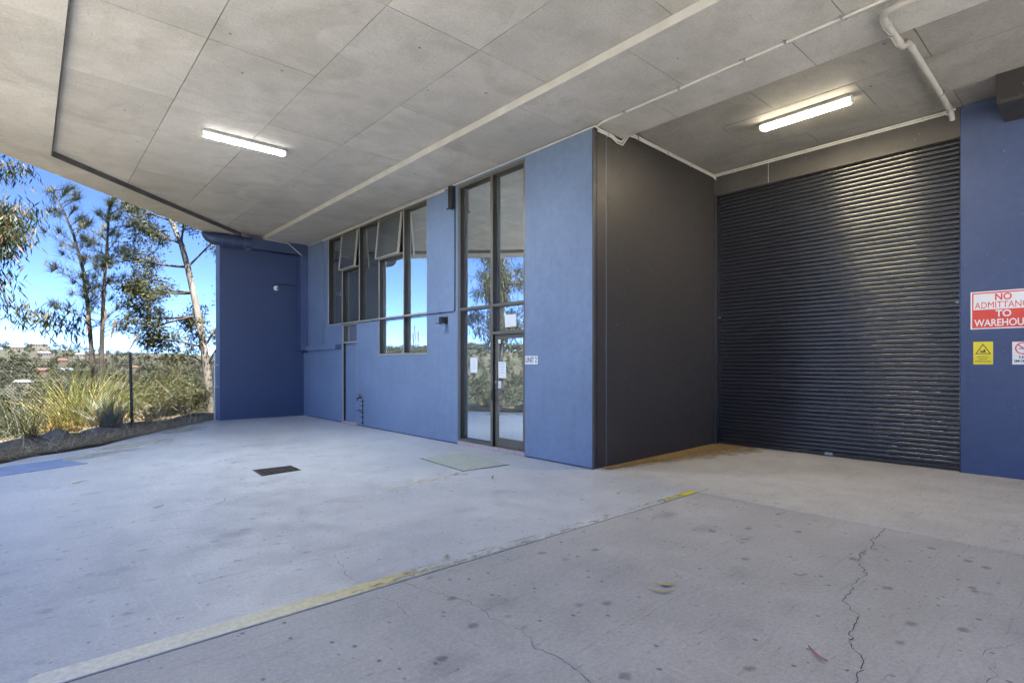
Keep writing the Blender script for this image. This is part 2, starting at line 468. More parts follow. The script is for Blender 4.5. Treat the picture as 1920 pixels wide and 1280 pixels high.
CR = {
'a': [(6.033,1.507),(5.7,1.485),(5.551,1.478),(5.341,1.422),(5.122,1.443),(4.856,1.405),(4.724,1.328),(4.599,1.258),(4.366,1.283),(4.222,1.241),(3.975,1.236),(3.874,1.15),(3.815,1.087),(3.662,1.068),(3.469,1.046),(3.36,0.988),(3.252,0.907),(3.184,0.9),(3.011,0.867),(2.808,0.825),(2.5,.83)],
'b': [(1.978,3.39),(2.035,3.17),(2.107,2.959),(2.144,2.861),(2.121,2.638),(2.111,2.498),(2.144,2.415),(2.125,2.279),(2.077,2.142),(2.088,2.051),(2.09,1.937),(2.075,1.832),(2.045,1.737),(1.956,1.582),(1.9,1.3)],
'c': [(1.85,4.263),(1.798,3.998),(1.737,3.772),(1.752,3.629)],
'd': [(2.443,5.986),(2.721,5.771),(3.0,5.651),(3.35,5.68),(3.628,5.651),(4.285,5.662),(4.919,5.542)],
'e': [(2.403,4.031),(2.351,3.885),(2.29,3.76)],
'f': [(0.681,6.393),(0.846,6.51),(1.106,6.564),(1.399,6.582),(1.647,6.724),(1.727,6.982)],
'g': [(1.538,9.131),(2.157,9.423),(2.687,9.87)],
'h': [(3.786,0.501),(3.881,0.503),(3.954,0.468),(4.133,0.378)],
'i': [(3.491,0.453),(3.611,0.444),(3.7,0.442),(3.754,0.461)],
'j': [(1.732,3.314),(1.784,3.159),(1.75,2.967),(1.732,2.843)],
}
CW = {'a': 0.0075, 'b': 0.005, 'c': 0.004, 'd': 0.005, 'e': 0.004, 'f': 0.005, 'g': 0.006, 'h': 0.004, 'i': 0.004, 'j': 0.003}
for k, pts in CR.items():
    fine = []
    for (x0, y0), (x1, y1) in zip(pts, pts[1:]):
        n = max(2, int(math.hypot(x1-x0, y1-y0)/0.035))
        for q in range(n):
            u = q/n
            fine.append((x0+(x1-x0)*u+random.gauss(0, 0.009), y0+(y1-y0)*u+random.gauss(0, 0.009)))
    fine.append(pts[-1])
    mb = MB(); vs = []; fs = []
    for q, (x, y) in enumerate(fine):
        p0 = fine[max(q-1, 0)]; p1 = fine[min(q+1, len(fine)-1)]
        d = Vector((p1[0]-p0[0], p1[1]-p0[1], 0)).normalized(); nrm = Vector((-d.y, d.x, 0))
        wd = CW[k]*random.uniform(0.25, 1.0)*0.5*min(1, (len(fine)-1-q)/4+0.1)
        vs += [(x+nrm.x*wd, y+nrm.y*wd, 0.0028), (x-nrm.x*wd, y-nrm.y*wd, 0.0028)]
        if q: fs.append((2*q-2, 2*q-1, 2*q+1, 2*q))
    mb.add(vs, fs).build('crack', M['dark'], floor)

def worn_yellow():
    m, t, b = mat_new('worn_yellow_paint')
    v = coords(t)
    sx = N(t, 'ShaderNodeSeparateXYZ'); L(t, v, sx.inputs[0])
    # a later white coat on the near end, bare yellow in the middle and at the far end
    c = ramp(t, mth(t, 'DIVIDE', sx.outputs[0], 6.1), [(0.0, (0.86, 0.85, 0.78)), (0.16, (0.82, 0.79, 0.60)), (0.30, (0.66, 0.60, 0.34)), (0.45, (0.58, 0.56, 0.44)), (0.85, (0.58, 0.55, 0.42)), (0.95, (0.72, 0.62, 0.05))])
    c = mixc(t, c, ramp(t, noise(t, v, 25, 4), [(0.3, g(0.8)), (0.7, g(1.05))]), 1.0, 'MULTIPLY')
    L(t, c, b.inputs['Base Color']); b.inputs['Roughness'].default_value = 0.7
    wear = noise(t, coords(t, scale=(0.5, 1.4, 1)), 9, 6, 0.72)
    thr = ramp(t, mth(t, 'DIVIDE', sx.outputs[0], 6.1), [(0.0, g(0.02)), (0.22, g(0.14)), (0.30, g(0.32)), (0.39, g(0.47)), (0.50, g(0.49)), (0.80, g(0.53)), (0.90, g(0.43)), (1.0, g(0.28))])
    a = mth(t, 'MULTIPLY', mth(t, 'SUBTRACT', wear, thr), 5.0)
    n = t.nodes.new('ShaderNodeClamp'); L(t, a, n.inputs[0])
    L(t, mth(t, 'MULTIPLY', n.outputs[0], ramp(t, mth(t, 'DIVIDE', sx.outputs[0], 6.1), [(.32, g(1)), (.45, g(.55)), (.82, g(.5)), (.9, g(.95))])), b.inputs['Alpha'])
    return m
MB().prism([(0.0, 3.4385), (6.04, 3.4385), (6.04, 3.525), (3.0, 3.55), (1.4, 3.585), (0.03, 3.60), (0.0, 3.57)], 0.0005, 0.003).build('painted_line', worn_yellow(), floor)

MB().box(-0.5, 6.04, 3.4245, 3.4375, -.13, -.004).build('joint_filler', M['dark'], floor)
MB().box(6.0435, 6.0545, -2.9, 3.42, -.13, -.003).build('joint_filler', M['joint'], floor)
def smear(cx_, cy_, ln, wd, ang_, col, amt, name):
    m, t, b = mat_new(name)
    tc = t.nodes.new('ShaderNodeTexCoord'); sp_ = N(t, 'ShaderNodeSeparateXYZ'); L(t, tc.outputs['Generated'], sp_.inputs[0])
    def para(o_): return mth(t, 'MULTIPLY', mth(t, 'MULTIPLY', o_, mth(t, 'SUBTRACT', 1.0, o_)), 4.0)
    f = mth(t, 'MULTIPLY', para(sp_.outputs[0]), para(sp_.outputs[1]))
    a = mth(t, 'MULTIPLY', mth(t, 'ADD', mth(t, 'SUBTRACT', f, .45), mth(t, 'MULTIPLY', mth(t, 'SUBTRACT', noise(t, coords(t), 5, 4, .7), .5), .8)), 1.3)
    n = t.nodes.new('ShaderNodeClamp'); L(t, a, n.inputs[0])
    L(t, mth(t, 'MULTIPLY', n.outputs[0], amt), b.inputs['Alpha'])
    b.inputs['Base Color'].default_value = (*col, 1); b.inputs['Roughness'].default_value = .85
    o = MB().box(-ln/2, ln/2, -wd/2, wd/2, .0010, .0022).build(name, m, floor)
    o.location = Vector((cx_, cy_, .0010)) - WORLD[floor.name]; o.rotation_euler = (0, 0, ang_)
smear(3.9, 6.13, 2.3, .42, .235, (.72, .71, .66), .5, 'dust_smear')
smear(1.55, 12.55, 2.2, .9, .5, (.62, .62, .52), .7, 'cement_smear')
smear(2.75, 14.6, 2.2, .8, .9, (.52, .55, .46), .6, 'cement_smear')
smear(.9, 11.6, 2.4, .7, .6, (.50, .51, .46), .5, 'cement_smear')

def warm_pool():  # warm lamp pool along the side wall, painted as an ochre sheet
    m, t, b = mat_new('painted_warm_pool')
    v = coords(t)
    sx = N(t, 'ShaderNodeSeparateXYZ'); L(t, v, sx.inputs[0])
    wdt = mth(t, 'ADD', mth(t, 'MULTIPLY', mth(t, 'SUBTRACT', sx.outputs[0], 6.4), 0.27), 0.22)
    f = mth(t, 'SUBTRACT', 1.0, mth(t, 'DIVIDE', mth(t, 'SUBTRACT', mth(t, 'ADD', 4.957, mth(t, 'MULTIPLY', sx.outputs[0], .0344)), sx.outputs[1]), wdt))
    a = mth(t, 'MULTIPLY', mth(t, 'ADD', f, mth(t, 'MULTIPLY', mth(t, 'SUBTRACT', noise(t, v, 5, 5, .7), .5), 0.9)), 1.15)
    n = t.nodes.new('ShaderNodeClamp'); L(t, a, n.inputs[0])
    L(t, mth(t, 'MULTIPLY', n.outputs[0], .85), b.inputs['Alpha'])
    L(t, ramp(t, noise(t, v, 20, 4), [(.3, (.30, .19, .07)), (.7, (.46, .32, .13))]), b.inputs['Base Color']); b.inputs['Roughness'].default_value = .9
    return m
MB().prism([(6.32, 3.5), (9.98, 3.5), (9.98, 5.30), (6.32, 5.165)], .0014, .0045).build('warm_floor_patch', warm_pool(), floor)

# ================================================================== SETTING: concrete soffit
def clip(poly, p, n):
    """keep the side where (q - p).n <= 0"""
    out = []
    for k in range(len(poly)):
        a, b = poly[k], poly[(k+1) % len(poly)]
        da = (a[0]-p[0])*n[0]+(a[1]-p[1])*n[1]; db = (b[0]-p[0])*n[0]+(b[1]-p[1])*n[1]
        if da <= 0: out.append(a)
        if (da < 0 < db) or (db < 0 < da):
            u = da/(da-db); out.append((a[0]+(b[0]-a[0])*u, a[1]+(b[1]-a[1])*u))
    return out

SLX0, SLY0 = -0.70, -5.5
slab_outline = [(SLX0, SLY0), (14.0, SLY0), (14.0, 17.2), (4.45, 17.2), (3.674, 16.41)]
tx = SLX0; ty = EO.y + (tx-EO.x)*ED.y/ED.x
slab_outline += [(tx, ty)]
ceiling = MB().prism(slab_outline, 5.32, 5.95).build('ceiling', M['ceil'], None, kind='structure')
NP = (EN.x, EN.y)
PI_ = EO - EN*0.72           # a point on the inner face of the edge beam
GAP = 0.0048
def panel(x0, x1, y0, y1, z, cliplines=(), mat='ceil'):
    poly = [(x0+GAP, y0+GAP), (x1-GAP, y0+GAP), (x1-GAP, y1-GAP), (x0+GAP, y1-GAP)]
    for p, n in cliplines:
        poly = clip(poly, p, n)
        if len(poly) < 3: return
    z += random.uniform(-0.0025, 0.0025)
    MB().prism(poly, z, 5.325).build('soffit_panel', M[mat], ceiling)
inner = ((PI_.x + EN.x*-0.004, PI_.y + EN.y*-0.004), NP)
outer = ((EO.x, EO.y), NP)
# outer bays, X 0.30 .. 4.97
xs = [0.30, 1.485, 2.69, 3.865, 4.97]
ys = [SLY0, -4.1, -2.3, -0.5, 1.3, 3.1, 4.92, 6.725, 8.55, 10.36, 12.18, 14.0, 15.2, 16.36]
for xa, xb in zip(xs, xs[1:]):
    for k, (ya, yb) in enumerate(zip(ys, ys[1:])):
        panel(xa, xb, ya, yb, ZO, (inner,))
# band beam beside the wall, X 4.97 .. 6.90
for xa, xb, off in ((4.97, 6.215, 0.07), (6.215, 6.90, -1.205)):
    yb = [5.42+1.805*k+off for k in range(-8, 8)]
    yb = [SLY0] + [q for q in yb if SLY0+0.3 < q < 16.1] + [16.36]
    for y0, y1 in zip(yb, yb[1:]):
        if xa > 6.2 and y1 > 5.6:
            y1 = min(y1, 5.6)
            if y0 >= y1: continue
        panel(xa, xb, y0, y1, ZB)
# recess soffit
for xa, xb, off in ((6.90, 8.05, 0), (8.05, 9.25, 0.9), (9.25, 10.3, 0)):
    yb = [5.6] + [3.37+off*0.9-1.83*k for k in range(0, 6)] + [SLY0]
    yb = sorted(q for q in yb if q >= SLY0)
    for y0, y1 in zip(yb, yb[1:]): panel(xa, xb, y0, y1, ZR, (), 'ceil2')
# lowered strip left of the outer bays
for xa, xb in ((-0.70, 0.297),):
    yb = [SLY0, -5.1, -3.3, -1.5, 0.3, 2.1, 3.9, 5.6, 7.25, 9.15, 10.95, 12.6, 14.0]
    for y0, y1 in zip(yb, yb[1:]): panel(xa, xb, y0, y1, ZB, (inner,))
# edge beam along the slanted slab edge
e0 = -0.58
for k, ln in enumerate((1.6, 2.0, 2.1, 2.2)):
    e1 = e0+ln
    a = EO+ED*(e0+0.003); b = EO+ED*(e1-0.003); c = PI_+ED*(e1-0.003); d = PI_+ED*(e0+0.003)
    MB().prism([(q.x, q.y) for q in (d, c, b, a)], ZB+random.uniform(-0.002, 0.002), 5.325).build('edge_beam', M['ceil'], ceiling, bevel=0.006)
    e0 = e1

a0 = PI_+ED*(.03)-EN*.002; b0 = PI_+ED*6.0-EN*.002
MB().prism([(q.x, q.y) for q in (a0-EN*.012, b0-EN*.012, b0, a0)], ZB+.001, 5.129).build('dark_edge_strip', M['angle'], ceiling)  # dark strip on the inner beam face
MB().box(.3005, .312, SLY0+.1, 12.05, ZB+.001, 5.129).build('dark_edge_strip', M['angle'], ceiling)  # dark strip on the inner beam face

MB().box(4.956, 4.9725, SLY0+.05, 16.0, ZB-.004, 5.127).build('lit_riser_strip', M['litriser'], ceiling, bevel=.004)

# ================================================================== BUILDING
bld = empty('warehouse_building', (8, 9, 0), 'blue painted warehouse unit with shaded side wall, glazed entry and tall roller door', 'building')

def holed_wall(axis, plane, thick, u0, u1, z0, z1, holes, name, mat):
    """wall in the plane axis=plane (front face) going back by thick; holes (u0, u1, z0, z1)"""
    us = sorted({u0, u1, *[h[0] for h in holes], *[h[1] for h in holes]}); us = [q for q in us if u0 <= q <= u1]
    zs = sorted({z0, z1, *[h[2] for h in holes], *[h[3] for h in holes]}); zs = [q for q in zs if z0 <= q <= z1]
    def solid(a, b):
        if a < 0 or b < 0 or a >= len(us)-1 or b >= len(zs)-1: return False
        cu, cz = (us[a]+us[a+1])/2, (zs[b]+zs[b+1])/2
        return not any(h[0] < cu < h[1] and h[2] < cz < h[3] for h in holes)
    P = (lambda d, u, z: (plane+d, u, z)) if axis == 'x' else (lambda d, u, z: (u, plane+d, z))
    mb = MB()
    def quad(pts):
        mb.add(pts, [(0, 1, 2, 3)])
    for a in range(len(us)-1):
        for b in range(len(zs)-1):
            if not solid(a, b): continue
            ua, ub, za, zb = us[a], us[a+1], zs[b], zs[b+1]
            quad([P(0, ua, za), P(0, ub, za), P(0, ub, zb), P(0, ua, zb)])
            quad([P(thick, ua, zb), P(thick, ub, zb), P(thick, ub, za), P(thick, ua, za)])
            if not solid(a-1, b): quad([P(0, ua, za), P(0, ua, zb), P(thick, ua, zb), P(thick, ua, za)])
            if not solid(a+1, b): quad([P(0, ub, zb), P(0, ub, za), P(thick, ub, za), P(thick, ub, zb)])
            if not solid(a, b-1): quad([P(0, ub, za), P(0, ua, za), P(thick, ua, za), P(thick, ub, za)])
            if not solid(a, b+1): quad([P(0, ua, zb), P(0, ub, zb), P(thick, ub, zb), P(thick, ua, zb)])
    o = mb.build(name, mat, bld)
    me = o.data; bm = bmesh.new(); bm.from_mesh(me)
    bmesh.ops.remove_doubles(bm, verts=bm.verts, dist=1e-5)
    bmesh.ops.recalc_face_normals(bm, faces=bm.faces); bm.to_mesh(me); bm.free()
    return o

EY0, EY1 = 6.637, 8.531                    # glazed entry
WY = [9.618, 10.584, 11.709, 12.735, 13.726, 14.615]
ZT = 2.575                                 # transom line
holes = [(EY0, EY1, -1, 4.955), (WY[0], WY[5], ZT, 4.955), (WY[0], WY[2], 1.735, ZT), (12.825, 13.70, -1, ZT), (14.875, 15.0, 2.09, 6)]
holed_wall('x', XA, 0.30, 5.172, YE, 0, 5.028, holes, 'front_wall', M['wall'])
MB().box(XA+0.09, XA+0.29, 14.8, 15.07, 2.0, 5.02).build('joint_backing', M['black'], bld)
MB().prism([(6.4795, yb_(6.48)), (10.4, yb_(10.4)), (10.4, 5.62), (6.4795, 5.45)], 0, 5.195).build('side_wall', M['char'], bld)
MB().box(6.184, 6.478, 5.1715, 5.46, 0, 5.028).build('corner_pier', M['char'], bld, bevel=0.008)
MB().box(6.168, 6.19, 5.160, 5.188, 0.0, 5.02).build('corner_bead', M['header'], bld, bevel=0.003)
MB().box(6.255, 6.262, 5.166, 5.172, 0.0, 5.02).build('panel_joint', M['black'], bld)
for y0_, y1_ in ((5.19, 6.63), (8.54, 12.45), (12.56, 12.82), (13.71, 16.0)):
    MB().box(XA-.004, XA+.01, y0_, y1_, .0005, .022).build('base_chip_and_shade_line', M['endwall'], bld)  # dark line painted for chipped paint and the shadow gap at the base
# recess back wall: header, pier
holed_wall('x', XC, 0.25, 1.572, 5.31, 4.77, 5.195, [], 'door_header', M['header'])
MB().box(XC-0.003, XC, 4.255, 4.265, 4.78, 5.19).build('header_joint', M['framelight'], bld)
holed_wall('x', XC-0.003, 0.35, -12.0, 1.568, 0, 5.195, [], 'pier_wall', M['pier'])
MB().box(XC-0.012, XC+0.25, 5.255, 5.32, 0.0, 4.768).build('door_jamb', M['char'], bld, bevel=0.004)
MB().box(9.15, 9.91, -0.4, 1.093, 4.81, 5.197).build('duct_box', M['char'], bld, bevel=0.006)
MB().box(9.143, 9.149, -0.4, 1.06, 4.83, 4.85).build('duct_flange', M['header'], bld)
# end wall
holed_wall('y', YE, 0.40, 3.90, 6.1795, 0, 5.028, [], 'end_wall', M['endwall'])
MB().box(3.893, 3.899, YE+0.012, YE+0.39, 0, 5.02).build('lit_wall_end', M['wall'], bld)  # sky light on the wall's end face, put in as paler paint
MB().tube([(3.80, YE+0.1, 0.0), (3.80, YE+0.1, 1.85)], 0.03, 10).build('standpipe', M['galv'], bld, smooth=True)
for z in (0.9, 1.5): MB().box(3.76, 3.90, YE+0.07, YE+0.13, z, z+0.03).build('pipe_bracket', M['galv'], bld)
MB().box(5.97, 6.176, 16.0, YE-0.003, 1.93, 4.70).build('pipe_casing', M['pier'], bld, bevel=0.01)
MB().box(6.10, 6.176, 16.06, YE-0.003, 1.86, 1.93).build('casing_foot', M['endwall'], bld)
MB().box(XA-0.07, XA-0.002, 13.98, 16.05, 1.925, 2.055).build('ledge', M['wall'], bld, bevel=0.006)
MB().box(XA-0.06, XA-0.002, 13.74, 13.978, 1.93, 2.05).build('ledge_end', M['pier'], bld, bevel=0.006)
MB().box(4.55, 6.176, 16.02, YE-0.003, 4.72, 5.027).build('box_gutter', M['endwall'], bld, bevel=0.01)
gp = [(3.42, 16.12, 5.00), (3.48, 16.12, 4.95), (3.56, 16.12, 4.90), (3.68, 16.12, 4.87), (3.85, 16.12, 4.86), (4.2, 16.12, 4.86), (4.62, 16.12, 4.86)]
MB().tube(gp, [0.02, 0.08, 0.125, 0.155, 0.165, 0.165, 0.165], 20).build('gutter_pipe', M['endwall'], bld, smooth=True)
for x in (3.86, 4.13, 4.42):
    MB().tube([(x, 16.12, 4.86), (x+0.03, 16.12, 4.86)], 0.172, 20).build('pipe_strap', M['pier'], bld, smooth=True)
MB().tube([(4.46, 16.1, 4.76), (4.46, 16.03, 4.70), (4.5, 16.02, 4.66), (4.58, 16.03, 4.70), (4.60, 16.1, 4.78)], 0.012, 8).build('strap_hook', M['galv'], bld, smooth=True)
# closing walls of the unit
MB().box(10.3, 10.5, 1.572, 5.31, 0, 5.19).build('rear_wall', M['black'], bld)
MB().box(6.481, 13.6, YE-0.1, YE+0.1, 0, 5.3).build('interior_partition', M['inner'], bld)
MB().box(13.4, 13.6, -8.5, YE-0.11, 0, 5.3).build('interior_partition', M['inner'], bld)
MB().box(6.481, 13.39, 5.451, 5.50, 0.02, 5.3).build('interior_partition', M['inner'], bld)
MB().box(8.4, 8.5, 5.6, 9.2, 0.02, 5.3).build('interior_partition', M['inner'], bld)
MB().box(6.7, 13.39, 9.0, 9.1, 0.02, 5.3).build('interior_partition', M['inner'], bld)
MB().box(6.605, 13.4, 5.47, YE, -0.1, 0.01).build('interior_floor', M['innerfloor'], bld)
MB().box(6.49, 13.4, 5.47, YE-0.11, 5.2, 5.315).build('interior_ceiling', M['inner'], bld)

# ---- roller door: one curved slat per corrugation
roller = empty('roller_door', (XC+0.12, 3.4, 0), parent=bld)
NS = 66; pitch = 4.70/NS
prof = []
for q in range(13):
    u = q/12
    prof.append((-0.018*math.sin(math.pi*u)**0.6 if 0 < u < 1 else 0.0, (u-.10*math.sin(2*math.pi*u))*pitch*0.90))
prof += [(0.004, pitch*0.93), (0.004, pitch*0.99)]
mb = MB(); vs = []; fs = []
for q, (dx, dz) in enumerate(prof):
    vs += [(dx, -1.855, dz), (dx, 1.855, dz)]
    if q: fs.append((2*q-2, 2*q, 2*q+1, 2*q-1))
slat_me = bpy.data.meshes.new('slat'); slat_me.from_pydata(vs, [], fs)
slat_me.polygons.foreach_set('use_smooth', [True]*len(fs)); slat_me.materials.append(M['roller'])
for k in range(NS):
    o = bpy.data.objects.new('slat', slat_me)
    link(o, roller, (XC+0.10+random.uniform(-0.0008, 0.0008), 3.432, 0.075+k*pitch))
    o.rotation_euler = (0, random.gauss(0, 0.0012), random.gauss(0, 0.0001))
MB().box(XC+0.075, XC+0.12, 1.58, 5.27, 0.012, 0.074).build('bottom_rail', M['roller'], roller, bevel=0.006)
MB().box(XC+0.066, XC+0.0745, 3.24, 3.36, 0.02, 0.065).build('pull_plate', M['galv'], roller, bevel=0.003)
for y in (1.575, 5.24): MB().box(XC+0.02, XC+0.075, y, y+0.012, 0.0, 4.765).build('guide_channel', M['roller'], roller)
for y in (1.60, 5.20): MB().box(XC+0.06, XC+0.08, y, y+0.03, 2.42, 2.44).build('guide_bolt', M['galv'], roller)

# ---- glazing
FX = XA+0.012           # front of the frames
def frame_bar(nm, y0, y1, z0, z1, par, face='framelight'):
    MB().box(FX, FX+.014, y0, y1, z0, z1).build(nm, M[face], par, bevel=.002)
    MB().box(FX+.0142, FX+.125, y0+.002, y1-.002, z0+.002, z1-.002).build(nm+'_body', M['frameshade'], par)
def pane(parent, y0, y1, z0, z1, mat=None, x=None):
    x = FX+0.095 if x is None else x
    return MB().box(x, x+0.006, y0, y1, z0, z1).build('pane', mat or M['glass'], parent)

ent = empty('entry_glazing', (FX, 7.58, 0.0), parent=bld)
for y0, y1, z0, z1, nm in ((EY0+.002, EY0+.052, .07, 4.953, 'jamb'), (EY1-.052, EY1-.002, .07, 4.953, 'jamb'), (7.50, 7.56, .07, 4.953, 'mullion'),
                       (EY0+.053, 7.499, 2.555, 2.605, 'transom'), (7.561, EY1-.053, 2.555, 2.605, 'transom'), (EY0+.053, 7.499, 2.06, 2.115, 'transom'),
                       (EY0+.053, 7.499, 4.90, 4.953, 'head'), (7.561, EY1-.053, 4.90, 4.953, 'head'), (7.561, EY1-.053, .07, .12, 'bottom_rail')):
    frame_bar(nm, y0, y1, z0, z1, ent, 'frame')
for y0, y1, z0, z1 in ((EY0+.05, 7.502, 2.60, 4.905), (7.558, EY1-.05, 2.60, 4.905), (7.558, EY1-.05, .115, 2.56), (EY0+.05, 7.502, 2.11, 2.56)):
    pane(ent, y0, y1, z0, z1)
for k, (y0, y1) in enumerate(((6.64, 6.95), (6.953, 7.26), (7.263, 7.57), (7.573, 7.88), (7.883, 8.19), (8.193, 8.529))):
    MB().box(XA-0.012, XA+0.20, y0, y1, 0.001, 0.068).build('sill_tile', M['sill'], ent, bevel=0.003)
dr = empty('glass_door', (FX, 7.1, 0.07), parent=bld)
for y0, y1, z0, z1, nm in ((6.692, 6.758, .08, 2.055, 'stile'), (7.43, 7.497, .08, 2.055, 'stile'), (6.759, 7.429, 1.985, 2.055, 'top_rail'), (6.759, 7.429, .08, .235, 'kick_rail')):
    MB().box(FX+.05, FX+.10, y0, y1, z0, z1).build(nm, M['frame'], dr, bevel=0.003)
pane(dr, 6.757, 7.431, .233, 1.987, x=FX+.075)
MB().tube([(FX+.05, 7.455, .90), (FX-.04, 7.455, .90), (FX-.055, 7.455, .915), (FX-.055, 7.455, 1.06), (FX-.04, 7.455, 1.075), (FX+.05, 7.455, 1.075)], 0.011, 10).build('pull_handle', M['black'], dr, smooth=True)
MB().tube([(FX+.10, 7.40, .90), (FX+.14, 7.40, .90), (FX+.15, 7.40, .92), (FX+.15, 7.40, 1.06), (FX+.14, 7.40, 1.075), (FX+.10, 7.40, 1.075)], 0.011, 10).build('pull_handle', M['black'], dr, smooth=True)
MB().tube([(FX+.052, 7.463, 1.22), (FX+.035, 7.463, 1.22)], 0.02, 12).build('lock', M['galv'], dr, smooth=True)

win = empty('strip_window', (FX, 12.1, 1.74), parent=bld)
def bar(y0, y1, z0, z1, nm, mat='framelight'):
    frame_bar(nm, y0, y1, z0, z1, win, mat)
for k, y in enumerate(WY):
    a = 0.002 if k == 0 else (-0.028 if k == 5 else -0.013)
    bar(y+a, y+a+0.026, ZT+.042 if k > 2 else (1.777 if k in (0, 1, 2) else ZT), 4.953, 'mullion')
for a, b in zip(WY, WY[1:]):
    bar(a+.046, b-.046, 4.91, 4.953, 'head', 'frame')
    bar(a+.024 if a != WY[0] else a+.046, b-.024 if b != WY[5] else b-.046, ZT, ZT+.04, 'transom')
bar(WY[0]+.002, WY[2]-.002, 1.737, 1.775, 'sill')
MB().box(XA-.008, FX-.001, WY[0]-.004, WY[2]+.004, 1.738, 1.752).build('sill_flashing', M['framelight'], win)
for y0, y1 in ((WY[1]+.02, WY[2]-.02), (WY[3]+.02, WY[4]-.02)): bar(y0, y1, 3.975, 4.01, 'transom')
GD = M['glassdim']
for y0, y1, z0, z1, mt in ((WY[4], WY[5], ZT, 4.93, GD), (WY[3], WY[4], ZT, 3.98, GD), (WY[2], WY[3], ZT, 4.93, GD), (WY[1], WY[2], ZT, 3.98, M['glass']),
                       (WY[0], WY[1], ZT, 4.93, M['glass']), (WY[0], WY[1], 1.765, ZT, M['glass']), (WY[1], WY[2], 1.765, ZT, M['glass'])):
    pane(win, y0+.02, y1-.02, z0+.012, z1, mt)
def awning(y0, y1, out):
    zt, zb = 4.90, 3.97
    sa = empty('awning_sash', (FX, (y0+y1)/2, zb), parent=bld)
    def P(u, v, d=0.0):      # u along the wall, v from the hinge down (0..1), d out of the sash plane
        return (XA-0.005-out*v-d, u, zt+(zb-zt)*v)
    def slab(ua, ub, va, vb, d0, d1):
        v = [P(ua, va, d0), P(ub, va, d0), P(ub, vb, d0), P(ua, vb, d0), P(ua, va, d1), P(ub, va, d1), P(ub, vb, d1), P(ua, vb, d1)]
        return MB().add(v, [(0, 3, 2, 1), (4, 5, 6, 7), (0, 1, 5, 4), (1, 2, 6, 5), (2, 3, 7, 6), (3, 0, 4, 7)])
    slab(y0, y0+.03, 0, 1, -.02, .02).build('stile', M['framelight'], sa)
    slab(y1-.03, y1, 0, 1, -.02, .02).build('stile', M['framelight'], sa)
    slab(y0+.031, y1-.031, .965, 1, -.02, .02).build('bottom_rail', M['framelight'], sa)
    slab(y0+.031, y1-.031, 0, .035, -.02, .02).build('top_rail', M['frame'], sa)
    slab(y0+.028, y1-.028, .03, .97, -.004, .004).build('pane', M['glassdim'], sa)
    MB().tube([P(y0+.02, .8, -.02), (FX+.03, y0+.02, 4.45)], 0.008, 6).build('stay_arm', M['black'], sa)
    return sa
awning(WY[1]+.035, WY[2]-.03, 0.09); awning(WY[3]+.035, WY[4]-.03, 0.08)

sdoor = empty('side_door', (FX, 13.26, 0.0), parent=bld)
for y0, y1, z0, z1 in ((12.827, 12.865, .05, ZT-.002), (13.66, 13.698, .05, ZT-.002)): frame_bar('jamb', y0, y1, z0, z1, sdoor)
frame_bar('transom', 12.866, 13.659, 2.07, 2.115, sdoor)
frame_bar('head', 12.866, 13.659, ZT-.045, ZT-.004, sdoor)
MB().box(FX+.07, FX+.11, 12.868, 13.657, .055, 2.068).build('door_leaf', M['wall'], sdoor, bevel=.004)
MB().box(FX+.085, FX+.091, 12.866, 13.659, 2.115, ZT-.045).build('pane', M['glass'], sdoor)
MB().tube([(FX+.07, 12.93, 1.05), (FX+.01, 12.93, 1.05)], .022, 12).build('knob', M['galv'], sdoor, smooth=True)
for k, (y0, y1) in enumerate(((12.827, 13.11), (13.113, 13.40), (13.403, 13.698))):
    MB().box(XA-.008, XA+.16, y0, y1, .001, .049).build('sill_tile', M['sill'], sdoor, bevel=.003)

# ================================================================== LAMPS, PIPES, CONDUITS
def batten(name, c, axis, label, mat, strip, zsoff, bulge=.055):
    """1.2 m fluorescent batten hung under the soffit"""
    root = empty(name, (c[0], c[1], zsoff-0.13), label, 'ceiling light')
    def bx(l0, l1, h, z0, z1):
        if axis == 'x': return MB().box(c[0]+l0, c[0]+l1, c[1]-h, c[1]+h, z0, z1)
        return MB().box(c[0]-h, c[0]+h, c[1]+l0, c[1]+l1, z0, z1)
    bx(-.61, .61, .066, zsoff-.052, zsoff-.002).build('housing', M['galv'], root, bevel=.008)
    # rounded diffuser
    n = 8; vs = []; fs = []
    ends = (-.60, .60)
    for e in ends:
        for k in range(n+1):
            a = math.pi*k/n
            h, z = .058*math.cos(a), zsoff-.053-bulge*math.sin(a)**.5
            vs.append((c[0]+e, c[1]+h, z) if axis == 'x' else (c[0]+h, c[1]+e, z))
    for k in range(n): fs.append((k, k+1, n+1+k+1, n+1+k))
    fs += [tuple(range(n+1)), tuple(range(2*n+1, n, -1)), (0, n, 2*n+1, n+1)]
    MB().add(vs, fs).build('diffuser', mat, root, smooth=True)
    zq = zsoff-.053-bulge-.004
    q4 = [(-.585, -.04), (.585, -.04), (.585, .04), (-.585, .04)]
    if axis == 'x': v4 = [(c[0]+l, c[1]+h, zq) for l, h in q4]
    else: v4 = [(c[0]+h, c[1]+l, zq) for l, h in q4]
    MB().add(v4, [(3, 2, 1, 0)]).build('added_fill_strip', strip, root)
    bx(-.592, .592, .044, zq+.0008, zq+.02).build('added_strip_shield', M['whitep'], root)  # added opaque shield, keeps the emitter's light off the soffit
    for e in (-.625, .60): bx(e, e+.025, .05, zsoff-.11, zsoff-.01).build('end_cap', M['white'], root, bevel=.01)
    for e in (-.3, .3): bx(e, e+.015, .062, zsoff-.10, zsoff-.06).build('clip', M['galv'], root)
    return root
batten('ceiling_light', (2.61, 9.37), 'x', 'lit white batten light on the open soffit nearest the trees', M['lampw'], M['strip'], 5.128, .045)
